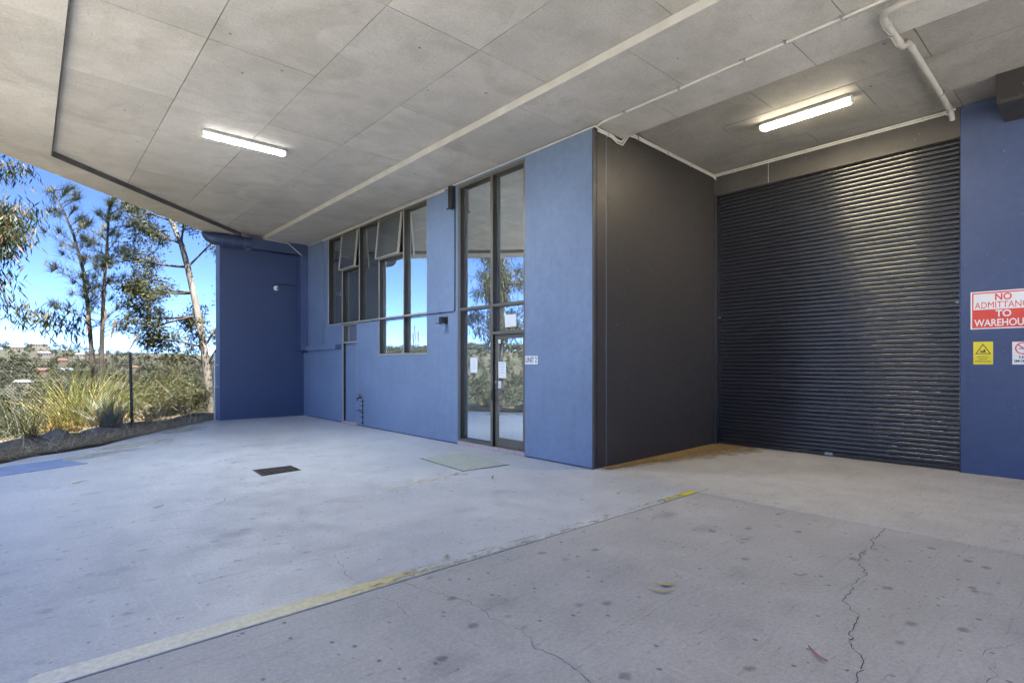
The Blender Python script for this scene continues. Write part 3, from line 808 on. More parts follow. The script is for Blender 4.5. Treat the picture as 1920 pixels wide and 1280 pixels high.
batten('ceiling_light', (8.37, 3.09), 'y', 'glowing batten light on the darker soffit in front of the roller door', M['lampwarm'], M['stripwarm'], 5.198)

def run(name, paths, r, mat, label, cat, clips=(), clipmat='galv', group=None, n=8):
    """a pipe or conduit run: each path a length of its own, with saddle clips"""
    p0 = paths[0][0]
    root = empty(name, p0, label, cat, group)
    for p in paths: MB().tube(p, r, n).build('pipe_length', M[mat], root, smooth=True)
    for (x, y, z, dx, dy, dz) in clips:
        MB().box(x-dx, x+dx, y-dy, y+dy, z-dz, z+dz).build('saddle_clip', M[clipmat], root)
    return root

cx = XA-0.022
zc = 4.992
run('conduit', [[(cx, 5.12, zc), (cx, 9.0, zc), (cx, 12.0, zc), (cx, 15.98, zc)]], 0.013, 'white',
    'white conduit along the top of the blue glazed wall', 'conduit', [(cx, y, zc, .016, .010, .018) for y in (5.6, 6.9, 7.9, 9.3, 10.4, 11.6, 12.9, 14.2, 15.3)])
run('conduit', [[(cx, 8.95, zc-.035), (cx, 9.3, zc-.035), (cx, 10.3, zc-.037), (cx, 11.7, zc-.033), (cx-.004, 14.9, zc-.035)]], 0.014, 'white',
    'shorter lower conduit running above the open awning windows', 'conduit', [(cx, y, zc-.035, .016, .010, .018) for y in (9.3, 10.4, 11.6, 12.9, 14.2)])
run('conduit', [[(5.98, 16.0, 4.70), (5.6, 16.0, 4.99), (5.2, 16.0, 5.01), (4.9, 15.98, 5.012)]], 0.012, 'white', 'thin conduit curving along the corner above the shaded blue end wall', 'conduit')
cy_ = 5.17-.02
run('conduit', [[(cx, 5.12, zc), (cx+.02, 5.13, zc), (6.3, yb_(6.3)-.02, zc), (6.62, yb_(6.62)-.02, zc), (6.74, yb_(6.74)-.02, zc-.035), (6.86, yb_(6.86)-.02, zc-.03), (6.96, yb_(6.96)-.02, 5.07), (7.03, yb_(7.03)-.02, 5.15), (7.2, yb_(7.2)-.02, 5.165), (9.0, yb_(9.0)-.02, 5.165), (9.9, yb_(9.9)-.02, 5.165)]], 0.013, 'white',
    'upper of two conduits kinking round the soffit step on the shaded side wall', 'conduit', [(x, yb_(x)-.02, z, .010, .016, .018) for x, z in ((6.5, zc), (7.3, 5.165), (8.2, 5.165), (9.0, 5.165))])
run('conduit', [[(6.25, yb_(6.25)-.02, zc-.032), (6.60, yb_(6.60)-.02, zc-.032), (6.74, yb_(6.74)-.02, zc-.075), (6.88, yb_(6.88)-.02, zc-.07), (6.98, yb_(6.98)-.02, 5.04), (7.06, yb_(7.06)-.02, 5.12), (7.22, yb_(7.22)-.02, 5.133), (9.0, yb_(9.0)-.02, 5.133), (9.86, yb_(9.86)-.02, 5.133), (9.95, yb_(9.95)-.02-.03, 5.08)]], 0.013, 'white',
    'lower of two conduits kinking round the soffit step on the shaded side wall', 'conduit', [(x, yb_(x)-.02, z, .010, .016, .018) for x, z in ((6.5, zc-.032), (7.3, 5.133), (8.2, 5.133), (9.0, 5.133))])
for dz, y1, lb in ((0.0, 1.62, 'upper white conduit across the header above the roller door'), (-.032, 1.78, 'lower white conduit above the roller door with a curled end')):
    p = [(XC-.02, 5.27, 5.172+dz), (XC-.02, 3.4, 5.172+dz), (XC-.02, y1+.1, 5.172+dz), (XC-.02, y1, 5.172+dz)]
    if dz: p += [(XC-.05, y1-.05, 5.165+dz), (XC-.07, y1-.09, 5.13+dz)]
    run('conduit', [p], 0.0135, 'white', lb, 'conduit', [(XC-.02, y, 5.172+dz, .016, .010, .018) for y in (4.9, 4.55, 3.62, 2.72, 2.0)])
run('conduit', [[(6.22, 5.14, 5.0), (6.19, 5.06, 5.012), (6.175, 4.95, 5.014), (6.15, 3.5, 5.014), (6.12, 2.0, 5.014), (6.09, 0.0, 5.014), (6.09, -4, 5.014)]], 0.014, 'white',
    'single conduit on the soffit running from the building corner overhead', 'conduit', [(6.155-.022*(4.6-y), y, 5.014, .02, .010, .016) for y in (4.6, 3.75, 2.9, 2.45, 1.9)])
dp = [(6.22, -3.0, 4.955), (6.19, 1.25, 4.955), (6.19, 1.42, 4.955), (6.22, 1.53, 4.955), (6.29, 1.59, 4.955), (6.40, 1.605, 4.955), (6.70, 1.605, 4.955), (6.98, 1.605, 4.955), (7.08, 1.605, 4.975),
      (7.20, 1.605, 5.06), (7.30, 1.605, 5.09), (7.42, 1.605, 5.095), (8.6, 1.62, 5.09), (9.62, 1.635, 5.075), (9.72, 1.637, 5.05), (9.78, 1.637, 4.99)]
dpr = run('drain_pipe', [dp], 0.034, 'pvc', 'thick white drain pipe with elbows crossing under the soffit', 'pipe', n=14)
def coll(a, b): MB().tube([a, b], 0.040, 14).build('collar', M['pvc'], dpr, smooth=True)
coll((6.44, 1.605, 4.955), (6.52, 1.605, 4.955)); coll((6.86, 1.605, 4.955), (6.95, 1.605, 4.955)); coll((7.36, 1.605, 5.094), (7.46, 1.606, 5.095)); coll((9.50, 1.634, 5.077), (9.60, 1.635, 5.076))
for x, z in ((6.66, 4.955), (8.95, 5.086)):
    MB().tube([(x, 1.612, z), (x+.02, 1.612, z)], 0.0385, 14).build('hanger_band', M['galv'], dpr, smooth=True)
    MB().box(x+.004, x+.016, 1.606, 1.618, z+.04, z+.10).build('hanger_rod', M['galv'], dpr)

# ------------------------------------------------------------------ small fittings on the walls
sb = empty('sensor_box', (XA-.05, 8.66, 4.53), 'tall narrow black box beside the glazing under the soffit', 'box')
MB().box(XA-.10, XA-.002, 8.60, 8.72, 4.53, 4.965).build('casing', M['black'], sb, bevel=.006)
MB().box(XA-.13, XA-.10, 8.585, 8.735, 4.52, 4.535).build('lip', M['black'], sb)
run('cable', [[(XA-.012, 8.61, 4.53), (XA-.012, 8.61, 3.4), (XA-.012, 8.615, 2.58), (XA-.012, 8.66, 2.552), (XA-.012, 9.6, 2.558), (XA-.012, 10.6, 2.562), (XA-.012, 12.0, 2.563), (XA-.012, 13.7, 2.563)]],
    0.010, 'black', 'black cable dropping beside the glazing and along the window transom', 'cable', [(XA-.010, y, 2.558, .012, .012, .015) for y in (9.1, 9.9, 10.9, 11.9)], 'black', n=6)
fl = empty('flood_light', (XA-.09, 8.93, 2.3), 'small black flood light on the blue wall between window and glazing', 'lamp')
MB().box(XA-.015, XA-.001, 8.86, 8.98, 2.33, 2.47).build('back_plate', M['black'], fl, bevel=.004)
MB().box(XA-.15, XA-.016, 8.87, 8.97, 2.34, 2.46).build('head', M['black'], fl, bevel=.012)
MB().box(XA-.22, XA-.15, 8.84, 9.00, 2.325, 2.335).build('visor', M['black'], fl)
MB().box(XA-.145, XA-.06, 8.88, 8.96, 2.30, 2.338).build('lens', M['bluesteel'], fl, bevel=.006)
dc = empty('security_camera', (5.35, YE-.06, 3.65), 'white ball security camera on the shaded blue end wall', 'camera')
def sphere(mb, c, r, nu=14, nv=9, sq=(1, 1, 1)):
    vs = [(c[0]+r*sq[0]*math.sin(math.pi*v/nv)*math.cos(2*math.pi*u/nu), c[1]+r*sq[1]*math.sin(math.pi*v/nv)*math.sin(2*math.pi*u/nu), c[2]+r*sq[2]*math.cos(math.pi*v/nv)) for v in range(nv+1) for u in range(nu)]
    fs = [(v*nu+u, (v+1)*nu+u, (v+1)*nu+(u+1) % nu, v*nu+(u+1) % nu) for v in range(nv) for u in range(nu)]
    return mb.add(vs, fs)
sphere(MB(), (5.34, YE-.11, 3.71), .072).build('ball', M['whitep'], dc, smooth=True)
MB().tube([(5.37, YE-.002, 3.74), (5.37, YE-.05, 3.74)], .045, 14).build('mount', M['whitep'], dc, smooth=True)
MB().tube([(5.352, YE-.165, 3.70), (5.357, YE-.186, 3.698)], .028, 14).build('lens', M['black'], dc, smooth=True)
run('cable', [[(5.37, YE-.012, 3.82), (5.40, YE-.012, 3.85), (5.55, YE-.012, 3.85), (5.965, YE-.012, 3.84)]], .009, 'black', 'short dark cable from the ball camera to the pipe casing', 'cable', n=6)
tp = empty('garden_tap', (XA-.04, 12.5, 0), 'dark metal garden tap on an upright pipe against the blue wall', 'tap')
MB().tube([(XA-.03, 12.51, 0.0), (XA-.03, 12.51, .70), (XA-.035, 12.51, .715)], .013, 8).build('riser_pipe', M['galv'], tp, smooth=True)
MB().tube([(XA-.03, 12.475, 0.0), (XA-.03, 12.475, .68)], .008, 8).build('riser_pipe', M['black'], tp, smooth=True)
MB().tube([(XA-.03, 12.51, .70), (XA-.09, 12.515, .71), (XA-.125, 12.53, .70), (XA-.135, 12.535, .64)], [.022, .02, .018, .014], 10).build('spout', M['iron'], tp, smooth=True)
MB().tube([(XA-.075, 12.513, .72), (XA-.075, 12.513, .77)], .011, 8).build('spindle', M['iron'], tp, smooth=True)
MB().box(XA-.09, XA-.06, 12.46, 12.565, .77, .785).build('handle', M['iron'], tp, bevel=.004)
for z in (.08, .22, .33, .5, .6): MB().box(XA-.045, XA-.001, 12.462, 12.528, z, z+.025).build('pipe_strap', M['iron'], tp)
MB().box(XA-.12, XA-.001, 12.48, 12.60, .385, .40).build('hose_hook', M['iron'], tp)

# ------------------------------------------------------------------ signs and notices
def text_mesh(body, size, name, mat, parent, centre, bold=0.0, xs=1.0, plane=XC, align='CENTER', fit=0):
    cu = bpy.data.curves.new(name, 'FONT'); cu.body = body; cu.size = size; cu.align_x = align; cu.align_y = 'CENTER'
    cu.offset = bold; cu.extrude = 0.0006; cu.space_character = 1.0
    tmp = bpy.data.objects.new('tmp_text', cu)
    COL.objects.link(tmp)
    bpy.context.view_layer.update()
    dg = bpy.context.evaluated_depsgraph_get()
    me = bpy.data.meshes.new_from_object(tmp.evaluated_get(dg))
    bpy.data.objects.remove(tmp); bpy.data.curves.remove(cu)
    if fit:
        xsv = [q.co.x for q in me.vertices]; mid = (max(xsv)+min(xsv))/2; xs = fit/(max(xsv)-min(xsv))
        me.transform(Matrix.Translation((-mid, 0, 0)))
    me.transform(Matrix(((0, 0, -1, 0), (-xs, 0, 0, 0), (0, 1, 0, 0), (0, 0, 0, 1))))
    me.materials.clear(); me.materials.append(mat); me.name = name
    o = bpy.data.objects.new(name, me)
    link(o, parent, (plane, centre[0], centre[1]))
    return o
def plate(name, y0, y1, z0, z1, x, mat, label, cat, th=.004, bev=0.0):
    root = empty(name, (x, (y0+y1)/2, z0), label, cat)
    MB().box(x-th, x, y0, y1, z0, z1).build('plate', mat, root, bevel=bev)
    return root
s1 = plate('door_number_sign', 6.335, 6.632, 1.535, 1.672, XA-.001, M['whitep'], 'white UNIT 2 plate on the blue wall beside the glass door', 'sign')
text_mesh('UNIT 2', .125, 'lettering', M['ink'], s1, (6.4835, 1.602), .0015, .66, XA-.0062, fit=.262)
XS = XC-.0035
s2 = plate('warning_sign', .765, 1.457, 2.025, 2.545, XS, M['whitep'], 'red and white NO ADMITTANCE TO WAREHOUSE sign on the blue pier', 'sign')
MB().box(XS-.0052, XS-.0045, .785, 1.44, 2.04, 2.53).build('red_panel', M['red'], s2)
MB().box(XS-.006, XS-.0053, .800, 1.425, 2.292, 2.512).build('white_panel', M['whitep'], s2)
text_mesh('NO', .125, 'lettering', M['red'], s2, (1.112, 2.455), .003, 1.0, XS-.0068, fit=.17)
text_mesh('ADMITTANCE', .125, 'lettering', M['red'], s2, (1.112, 2.348), .0, .74, XS-.0068, fit=.60)
text_mesh('TO', .125, 'lettering', M['whitep'], s2, (1.112, 2.228), .003, 1.0, XS-.0060, fit=.16)
text_mesh('WAREHOUSE', .135, 'lettering', M['whitep'], s2, (1.112, 2.105), .0022, .74, XS-.0060, fit=.61)
s3 = plate('hazard_sign', 1.218, 1.428, 1.535, 1.85, XS, M['yellow'], 'small yellow forklift hazard sign with black triangle', 'sign', bev=.0015)
def tri(r, x, c, nm, mat, th=.0006):
    pts = [(c[0]+r*math.cos(R(a)), c[1]+r*math.sin(R(a))*0.98) for a in (90, 210, 330)]
    v = [(x-th, y, z) for y, z in pts]+[(x, y, z) for y, z in pts]
    return MB().add(v, [(0, 1, 2), (5, 4, 3), (0, 3, 4, 1), (1, 4, 5, 2), (2, 5, 3, 0)]).build(nm, mat, s3)
tri(.098, XS-.0042, (1.323, 1.727), 'triangle_border', M['ink']); tri(.078, XS-.0049, (1.323, 1.727), 'triangle_field', M['yellow'])
fk = MB(); xx = XS-.0057
fk.box(xx-.0006, xx, 1.296, 1.346, 1.702, 1.722); fk.box(xx-.0006, xx, 1.300, 1.318, 1.7225, 1.742); fk.box(xx-.0006, xx, 1.3465, 1.362, 1.704, 1.708); fk.box(xx-.0006, xx, 1.349, 1.353, 1.7085, 1.745)
fk.build('forklift_symbol', M['ink'], s3)
for q, tx_ in enumerate(('WATCH OUT', 'FORKLIFT', 'OPERATING AREA')):
    text_mesh(tx_, .026, 'lettering', M['ink'], s3, (1.323, 1.638-.031*q), 0.0, .80, XS-.0052)
s4 = plate('no_smoking_sign', .803, 1.023, 1.535, 1.84, XS, M['whitep'], 'white NO SMOKING sign cut off by the right edge of the picture', 'sign')
rg = MB(); vs = []; fs = []
for k in range(28):
    a = 2*math.pi*k/28
    for rr in (.083, .068): vs.append((XS-.0048, .913+rr*math.cos(a), 1.752+rr*math.sin(a)))
for k in range(28): fs.append((2*k, 2*k+1, (2*k+3) % 56, (2*k+2) % 56))
rg.add(vs, fs).build('red_ring', M['red'], s4)
v = [(XS-.0046, y, z) for y, z in ((.961, 1.810), (.972, 1.799), (.865, 1.692), (.854, 1.703))]
MB().add(v, [(0, 1, 2, 3)]).build('red_slash', M['red'], s4)
MB().box(XS-.0044, XS-.0041, .868, .958, 1.742, 1.753).build('cigarette', M['ink'], s4)
text_mesh('NO', .056, 'lettering', M['ink'], s4, (.913, 1.632), .0008, 1.0, XS-.0052)
text_mesh('SMOKING', .050, 'lettering', M['ink'], s4, (.913, 1.580), .0008, .82, XS-.0052, fit=.185)

def notice(y0, y1, z0, z1, label, lines, red=False, x=FX+.0935, name='paper_notice'):
    r_ = plate(name, y0, y1, z0, z1, x, M['paper'], label, 'notice', .0012)
    h = z1-z0
    for q in range(lines):
        zz = z1-h*(.12+.7*q/max(lines, 1)); wd = (y1-y0)*random.uniform(.45, .8)
        MB().box(x-.0018, x-.0013, (y0+y1)/2-wd/2, (y0+y1)/2+wd/2, zz-h*.018, zz).build('print_line', M['red'] if red and q == lines-1 else M['bluesteel'], r_)
notice(8.057, 8.271, 1.372, 1.660, 'tall paper notice taped inside the fixed pane left of the door', 5)
XD = FX+.0735
notice(7.222, 7.425, 1.29, 1.578, 'paper notice with red line taped on the upper glass door', 4, True, XD)
notice(7.352, 7.430, 1.106, 1.235, 'small printed card stuck on the glass door above the handle', 5, False, XD)
notice(6.97, 7.265, 2.185, 2.40, 'blank white paper on the fanlight over the glass door', 0)
notice(7.366, 7.430, 1.905, 1.972, 'tiny pink sticker at the top corner of the glass door', 1, True, XD, 'sticker')

# ------------------------------------------------------------------ things on the floor
pl = empty('steel_plate', (0, 10.7, 0), 'blue grey steel cover plate lying on the concrete near the grass', 'plate')
MB().prism([(-1.05, 10.02), (-.284, 10.253), (.697, 10.659), (.359, 11.395), (-.303, 11.06), (-1.3, 10.62)], 0.0005, .012).build('sheet', M['bluesteel'], pl, bevel=.003)
mt = empty('door_mat', (5.1, 7.0, 0), 'pale green woven mat laid before the glazed entry', 'mat')
MB().prism([(4.806, 7.645), (4.683, 6.339), (5.497, 6.279), (5.611, 7.565)], .0005, .010).build('weave', M['rubbermat'], mt, bevel=.003)
MB().prism([(4.79, 7.66), (4.668, 6.325), (5.51, 6.262), (5.628, 7.58)], .0003, .005).build('backing', M['black'], mt)
dgt = empty('drain_cover', (2.7, 8.2, 0), 'dark rusty drain cover set in the pale concrete', 'drain cover')
MB().prism([(2.44, 8.43), (2.405, 7.89), (2.975, 7.96), (2.985, 8.415)], .0004, .004).build('surround', M['dark'], dgt)
MB().prism([(2.472, 8.40), (2.44, 7.925), (2.94, 7.985), (2.955, 8.385)], .0042, .009).build('lid', M['iron'], dgt)
for q in range(6):
    u = q/5
    MB().box(2.50+.43*u-.012, 2.50+.43*u+.012, 8.0, 8.35, .0092, .014).build('rib', M['iron'], dgt)
LEAF = [leafmat('leaf_'+n_, [c_], .6, .15) for n_, c_ in (('green', (.10, .14, .03)), ('straw', (.42, .33, .10)), ('red', (.40, .06, .04)), ('brown', (.22, .12, .05)), ('grey', (.12, .12, .12)))]
def fallen_leaf(x, y, ln, wd, ang, k, label):
    n = 6; vs = []; fs = []
    for q in range(n+1):
        u = q/n; w_ = wd*math.sin(math.pi*min(max(u, .04), .96))**.8*.5; z = .006+.012*abs(u-.45)**1.3*2
        px, py = (u-.5)*ln, (.03 if k == 2 else .10)*ln*math.sin(math.pi*u)
        vs += [(px, py+w_, z+.004), (px, py, z), (px, py-w_, z+.004)]
        if q:
            a = 3*q
            fs += [(a-3, a-2, a+1, a), (a-2, a-1, a+2, a+1)]
    m_ = Matrix.Rotation(ang, 3, 'Z')
    vs = [tuple(m_ @ Vector(p) + Vector((x, y, 0))) for p in vs]
    o = MB().add(vs, fs).build('fallen_leaf', LEAF[k], None)
    tag(o, label, 'leaf', 'fallen leaves on the concrete')
for a in ((4.707, 5.683, .16, .03, .9, 0, 'dark green fallen leaf on concrete between the mat and building corner'), (4.475, 6.221, .10, .03, .3, 0, 'small green leaf just in front of the mat'),
          (4.54, 6.115, .09, .025, 2.2, 0, 'smaller green leaf beside the mat, nearer the corner'), (3.341, 2.144, .15, .04, 2.5, 1, 'curled straw yellow leaf right of the yellow line, upper of a pair'),
          (3.218, 2.098, .18, .022, 2.3, 1, 'thin straw yellow leaf right of the yellow line, lower of a pair'), (3.13, 1.088, .15, .020, .98, 2, 'red fallen leaf strip beside the long crack'),
          (.507, 9.015, .22, .035, .7, 3, 'brown fallen leaf below the blue steel plate'), (2.51, 3.597, .06, .04, 1.0, 1, 'pale scrap of leaf just past the yellow line'), (5.243, 4.0, .14, .02, .2, 2, 'thin reddish leaf near the far end of the yellow line'),
          (4.218, 1.584, .10, .012, 2.4, 4, 'thin dark twig left of the long crack'), (1.05, 6.9, .12, .025, .5, 4, 'dark leaf scrap on the pale left concrete')):
    fallen_leaf(*a)

# ================================================================== VEGETATION
RV = Vector((0.748, -0.664, 0)); FV = Vector((0.664, 0.748, 0))     # sideways along the terrace, outwards over the valley
def ep(t, s, dz=0.0):
    """a point by its place along (t) and beyond (s) the slab edge, on the terrain"""
    p = EO + ED*t + EN*s
    return Vector((p.x, p.y, float(terrain_z(p.x, p.y)) + dz))

def unit(a): return a/np.maximum(np.linalg.norm(a, axis=-1, keepdims=True), 1e-9)

def leaf_quads(P, D, Ln, Wd):
    """diamond leaves: base points, directions, lengths, widths"""
    n = len(P)
    side = unit(np.cross(D, rng.normal(size=(n, 3))))
    nrm = np.cross(D, side)
    L_ = Ln[:, None]; W_ = Wd[:, None]
    mid = P + D*L_*0.45 + nrm*L_*0.06
    V_ = np.stack([P, mid+side*W_*.5, P+D*L_, mid-side*W_*.5], 1).reshape(-1, 3)
    return V_, np.arange(n*4).reshape(n, 4)

def blades(P, D, Ln, Wd, droop, seg=4):
    """arching strips: start direction D bends down by droop"""
    n = len(P)
    side = unit(np.cross(D, np.tile([0, 0, 1.0], (n, 1))) + rng.normal(size=(n, 3))*0.25)
    cur = P.copy(); d = D.copy(); rows = []
    for k in range(seg+1):
        u = k/seg
        w_ = (Wd*(1-u**1.5)*0.5+0.0008)[:, None]
        rows += [cur+side*w_, cur-side*w_]
        cur = cur + d*(Ln/seg)[:, None]
        d = unit(d + np.array([0, 0, -1.0])*(droop*(0.4+u))[:, None]/seg)
    V_ = np.stack(rows, 1).reshape(-1, 3)
    m = 2*(seg+1)
    q = np.array([[2*k, 2*k+1, 2*k+3, 2*k+2] for k in range(seg)])
    F_ = (np.arange(n)[:, None, None]*m + q[None]).reshape(-1, 4)
    return V_, F_

def rdir(n, up=0.0, spread=1.0):
    d = rng.normal(size=(n, 3))*spread; d[:, 2] += up
    return unit(d)

LM = {}
LM['gum'] = leafmat('gum_leaves', [(.020, .030, .012), (.034, .045, .015), (.05, .055, .02), (.03, .038, .017), (.07, .06, .02)], .6, .2, .2)
LM['euc'] = leafmat('hanging_gum_leaves', [(.012, .022, .012), (.02, .034, .016), (.03, .045, .018), (.04, .05, .02), (.08, .045, .02)], .55, .2, .2)
LM['cas'] = leafmat('sheoak_needles', [(.024, .034, .016), (.035, .045, .02), (.05, .058, .024), (.03, .038, .022)], .6, .15)
LM['shrub'] = leafmat('shrub_leaves', [(.018, .027, .005), (.032, .042, .007), (.058, .064, .010), (.022, .028, .008), (.075, .062, .018)], .55, .2)
LM['pampas'] = leafmat('pampas_blades', [(.09, .12, .02), (.14, .16, .03), (.20, .18, .05), (.07, .10, .02), (.26, .21, .08)], .5, .25)
LM['straw'] = leafmat('straw', [(.24, .16, .06), (.34, .23, .09), (.18, .11, .05), (.30, .22, .11)], .8, .1)
LM['litter'] = leafmat('dead_grass', [(.26, .22, .16), (.42, .36, .27), (.15, .12, .09), (.55, .48, .37)], .9, .05)
LM['wiry'] = leafmat('dark_wiry_grass', [(.015, .018, .008), (.03, .035, .014), (.06, .07, .02), (.02, .02, .012)], .6, .1)
LM['bluegrass'] = leafmat('blue_grey_grass', [(.13, .19, .19), (.20, .26, .25), (.16, .20, .18), (.25, .28, .25)], .6, .15)
LM['plume'] = leafmat('plume', [(.32, .26, .19), (.40, .33, .25), (.25, .20, .15)], .9, .3)

def pale_bark():
    m, t, b = mat_new('pale_gum_bark')
    v = coords(t, scale=(5, 5, 1.1))
    c = ramp(t, noise(t, v, 1.6, 5, .65), [(.30, (.030, .026, .022)), (.42, (.075, .068, .060)), (.60, (.125, .115, .102)), (.75, (.05, .042, .035))])
    L(t, c, b.inputs['Base Color']); b.inputs['Roughness'].default_value = .8
    bump(t, noise(t, coords(t, scale=(20, 20, 4)), 1, 4), .3, .02, b)
    return m
M['palebark'] = pale_bark()

def bez(a, b, c, n=7):
    return [a*(1-u)**2 + b*2*u*(1-u) + c*u*u for u in [k/n for k in range(n+1)]]

def add_branch(mb, a, c, r0, r1, sag=0.25, n=7):
    mid = (a+c)/2 + Vector((random.uniform(-.2, .2), random.uniform(-.2, .2), sag))*(c-a).length*.5
    pts = bez(a, mid, c, n)
    mb.tube(pts, [r0+(r1-r0)*k/n for k in range(n+1)], 6, cap=False)
    return pts

def cluster_leaves(centres, per, spread, ln, wd, droop):
    C_ = np.repeat(np.array([tuple(c) for c in centres]), per, 0)
    P = C_ + rng.normal(size=C_.shape)*np.array(spread)
    D = rdir(len(P)); D[:, 2] -= droop; D = unit(D)
    return leaf_quads(P, D, rng.uniform(.6, 1.25, len(P))*ln, rng.uniform(.7, 1.2, len(P))*wd)

# ---- big pale-trunked gum beside the end wall
def gum():
    base = ep(9.85, 2.55, -.1)
    root = empty('gum_tree', base, 'tall gum tree with leaning pale trunk close to the end wall', 'tree')
    H = lambda lat, z, dep=0.0: Vector((base.x, base.y, 0)) + RV*lat + FV*dep + Vector((0, 0, z))
    tr = [H(.04, base.z), H(-.02, .6), H(-.13, 1.4), H(-.22, 2.1), H(-.42, 3.2), H(-.58, 4.0), H(-.78, 4.9), H(-1.0, 5.7), H(-1.35, 6.5), H(-1.7, 7.4), H(-1.9, 8.6)]
    tm = MB(); tm.tube(tr, [.155, .14, .13, .12, .11, .105, .10, .09, .075, .06, .03], 12)
    tm.build('trunk', M['palebark'], root, smooth=True)
    bm_ = MB(); tips = []
    def br(a, c, r0, sub, sag=.2):
        pts = add_branch(bm_, a, c, r0, r0*.4, sag)
        for q in range(sub):
            st = pts[random.randint(3, 7)]
            e = st + (c-a).normalized()*random.uniform(.2, .6) + Vector((random.gauss(0, .35), random.gauss(0, .35), random.gauss(.12, .35)))
            p2 = add_branch(bm_, st, e, r0*.4, .006, .15, 4); tips.append(e); tips.append(p2[2])
        tips.append(c)
    br(tr[4], H(-2.6, 3.2), .055, 7, -.15); br(tr[4], H(-1.9, 2.7, -.4), .045, 6, .1)
    br(tr[3], H(-2.4, 2.35, .3), .04, 7, .2); br(tr[5], H(-2.9, 4.3, .2), .05, 7, -.2)
    br(tr[5], H(-2.0, 3.9, -.6), .04, 6, .2); br(tr[6], H(-2.7, 5.2), .05, 8, -.1); br(tr[7], H(-2.4, 6.2, .3), .045, 8, .1)
    br(tr[8], H(-2.8, 6.9, .4), .04, 7, .2); br(tr[3], H(.9, 4.0, .3), .05, 7, .3); br(tr[2], H(.7, 2.6, .2), .05, 6, .3)
    br(tr[6], H(.2, 6.3, .5), .04, 7, .2); br(tr[7], H(-.3, 7.0, -.5), .04, 6, .2); br(tr[3], H(-1.2, 3.0, 1.0), .04, 6, .3)
    br(tr[2], H(-1.4, 1.9, .5), .03, 5, .3)
    bm_.build('branches', M['bark'], root, smooth=True)
    keep = [p for p in tips if random.random() < .92]
    V_, F_ = cluster_leaves(keep, 110, (.17, .17, .13), .125, .040, .55)
    np_mesh('crown', V_, F_, LM['gum'], root)
gum()

# ---- two she-oaks
def sheoak(t, s, path, label, nb, seed):
    random.seed(seed)
    base = ep(t, s, -.1)
    root = empty('sheoak_tree', base, label, 'tree')
    H = lambda lat, z, dep=0.0: Vector((base.x, base.y, 0)) + RV*lat + FV*dep + Vector((0, 0, z))
    pts = [H(0, base.z)] + [H(*p) for p in path]
    n = len(pts)
    MB().tube(pts, [.075*(1-k/n)+.012 for k in range(n)], 8).build('trunk', M['bark'], root, smooth=True)
    bm_ = MB(); P = []; D = []
    zs0, zs1 = 2.4, pts[-1].z
    for q in range(nb):
        u = q/(nb-1); z = zs0+(zs1-zs0)*u**.9
        k = max(i for i in range(n-1) if pts[i].z <= z+1e-6); f = (z-pts[k].z)/(pts[k+1].z-pts[k].z)
        a = pts[k].lerp(pts[k+1], min(f, 1))
        ang_ = random.uniform(0, 2*math.pi); ln = random.uniform(.45, 1.15)*(1.15-.55*u)
        out = RV*math.cos(ang_)+FV*math.sin(ang_)
        c = a + out*ln + Vector((0, 0, ln*random.uniform(.15, .65)))
        bp = add_branch(bm_, a, c, .014, .004, .1, 5)
        for w_ in (2, 3, 4, 5, 5, 5):
            for _ in range(26 if w_ == 5 else 14):
                P.append(tuple(bp[w_]+Vector((random.gauss(0, .03),)*3)))
                D.append(tuple((c-a).normalized()*.7+Vector((random.gauss(0, .55), random.gauss(0, .55), random.gauss(.35, .5)))))
    for _ in range(150):
        P.append(tuple(pts[-1]+Vector((random.gauss(0, .05), random.gauss(0, .05), random.uniform(-.5, .05))))); D.append((random.gauss(0, .6), random.gauss(0, .6), random.uniform(.3, 1)))
    bm_.build('branches', M['bark'], root, smooth=True)
    P = np.array(P); D = unit(np.array(D)); m = len(P)
    V_, F_ = blades(P, D, rng.uniform(.22, .42, m), np.full(m, .011), rng.uniform(.1, .6, m), 2)
    np_mesh('crown', V_, F_, LM['cas'], root)
sheoak(8.69, 5.56, [(.02, .6), (.05, 2.2), (.10, 3.6), (.18, 4.9), (.25, 5.9), (.30, 6.75)], 'straighter she-oak with feathery crown touching the slab edge', 46, 3)
sheoak(9.26, 6.23, [(-.05, .6), (-.12, 2.0), (-.22, 3.3), (-.40, 4.7), (-.72, 5.9), (-1.05, 6.7), (-1.42, 7.45)], 'thin she-oak leaning left with sparse bare tip', 38, 5)

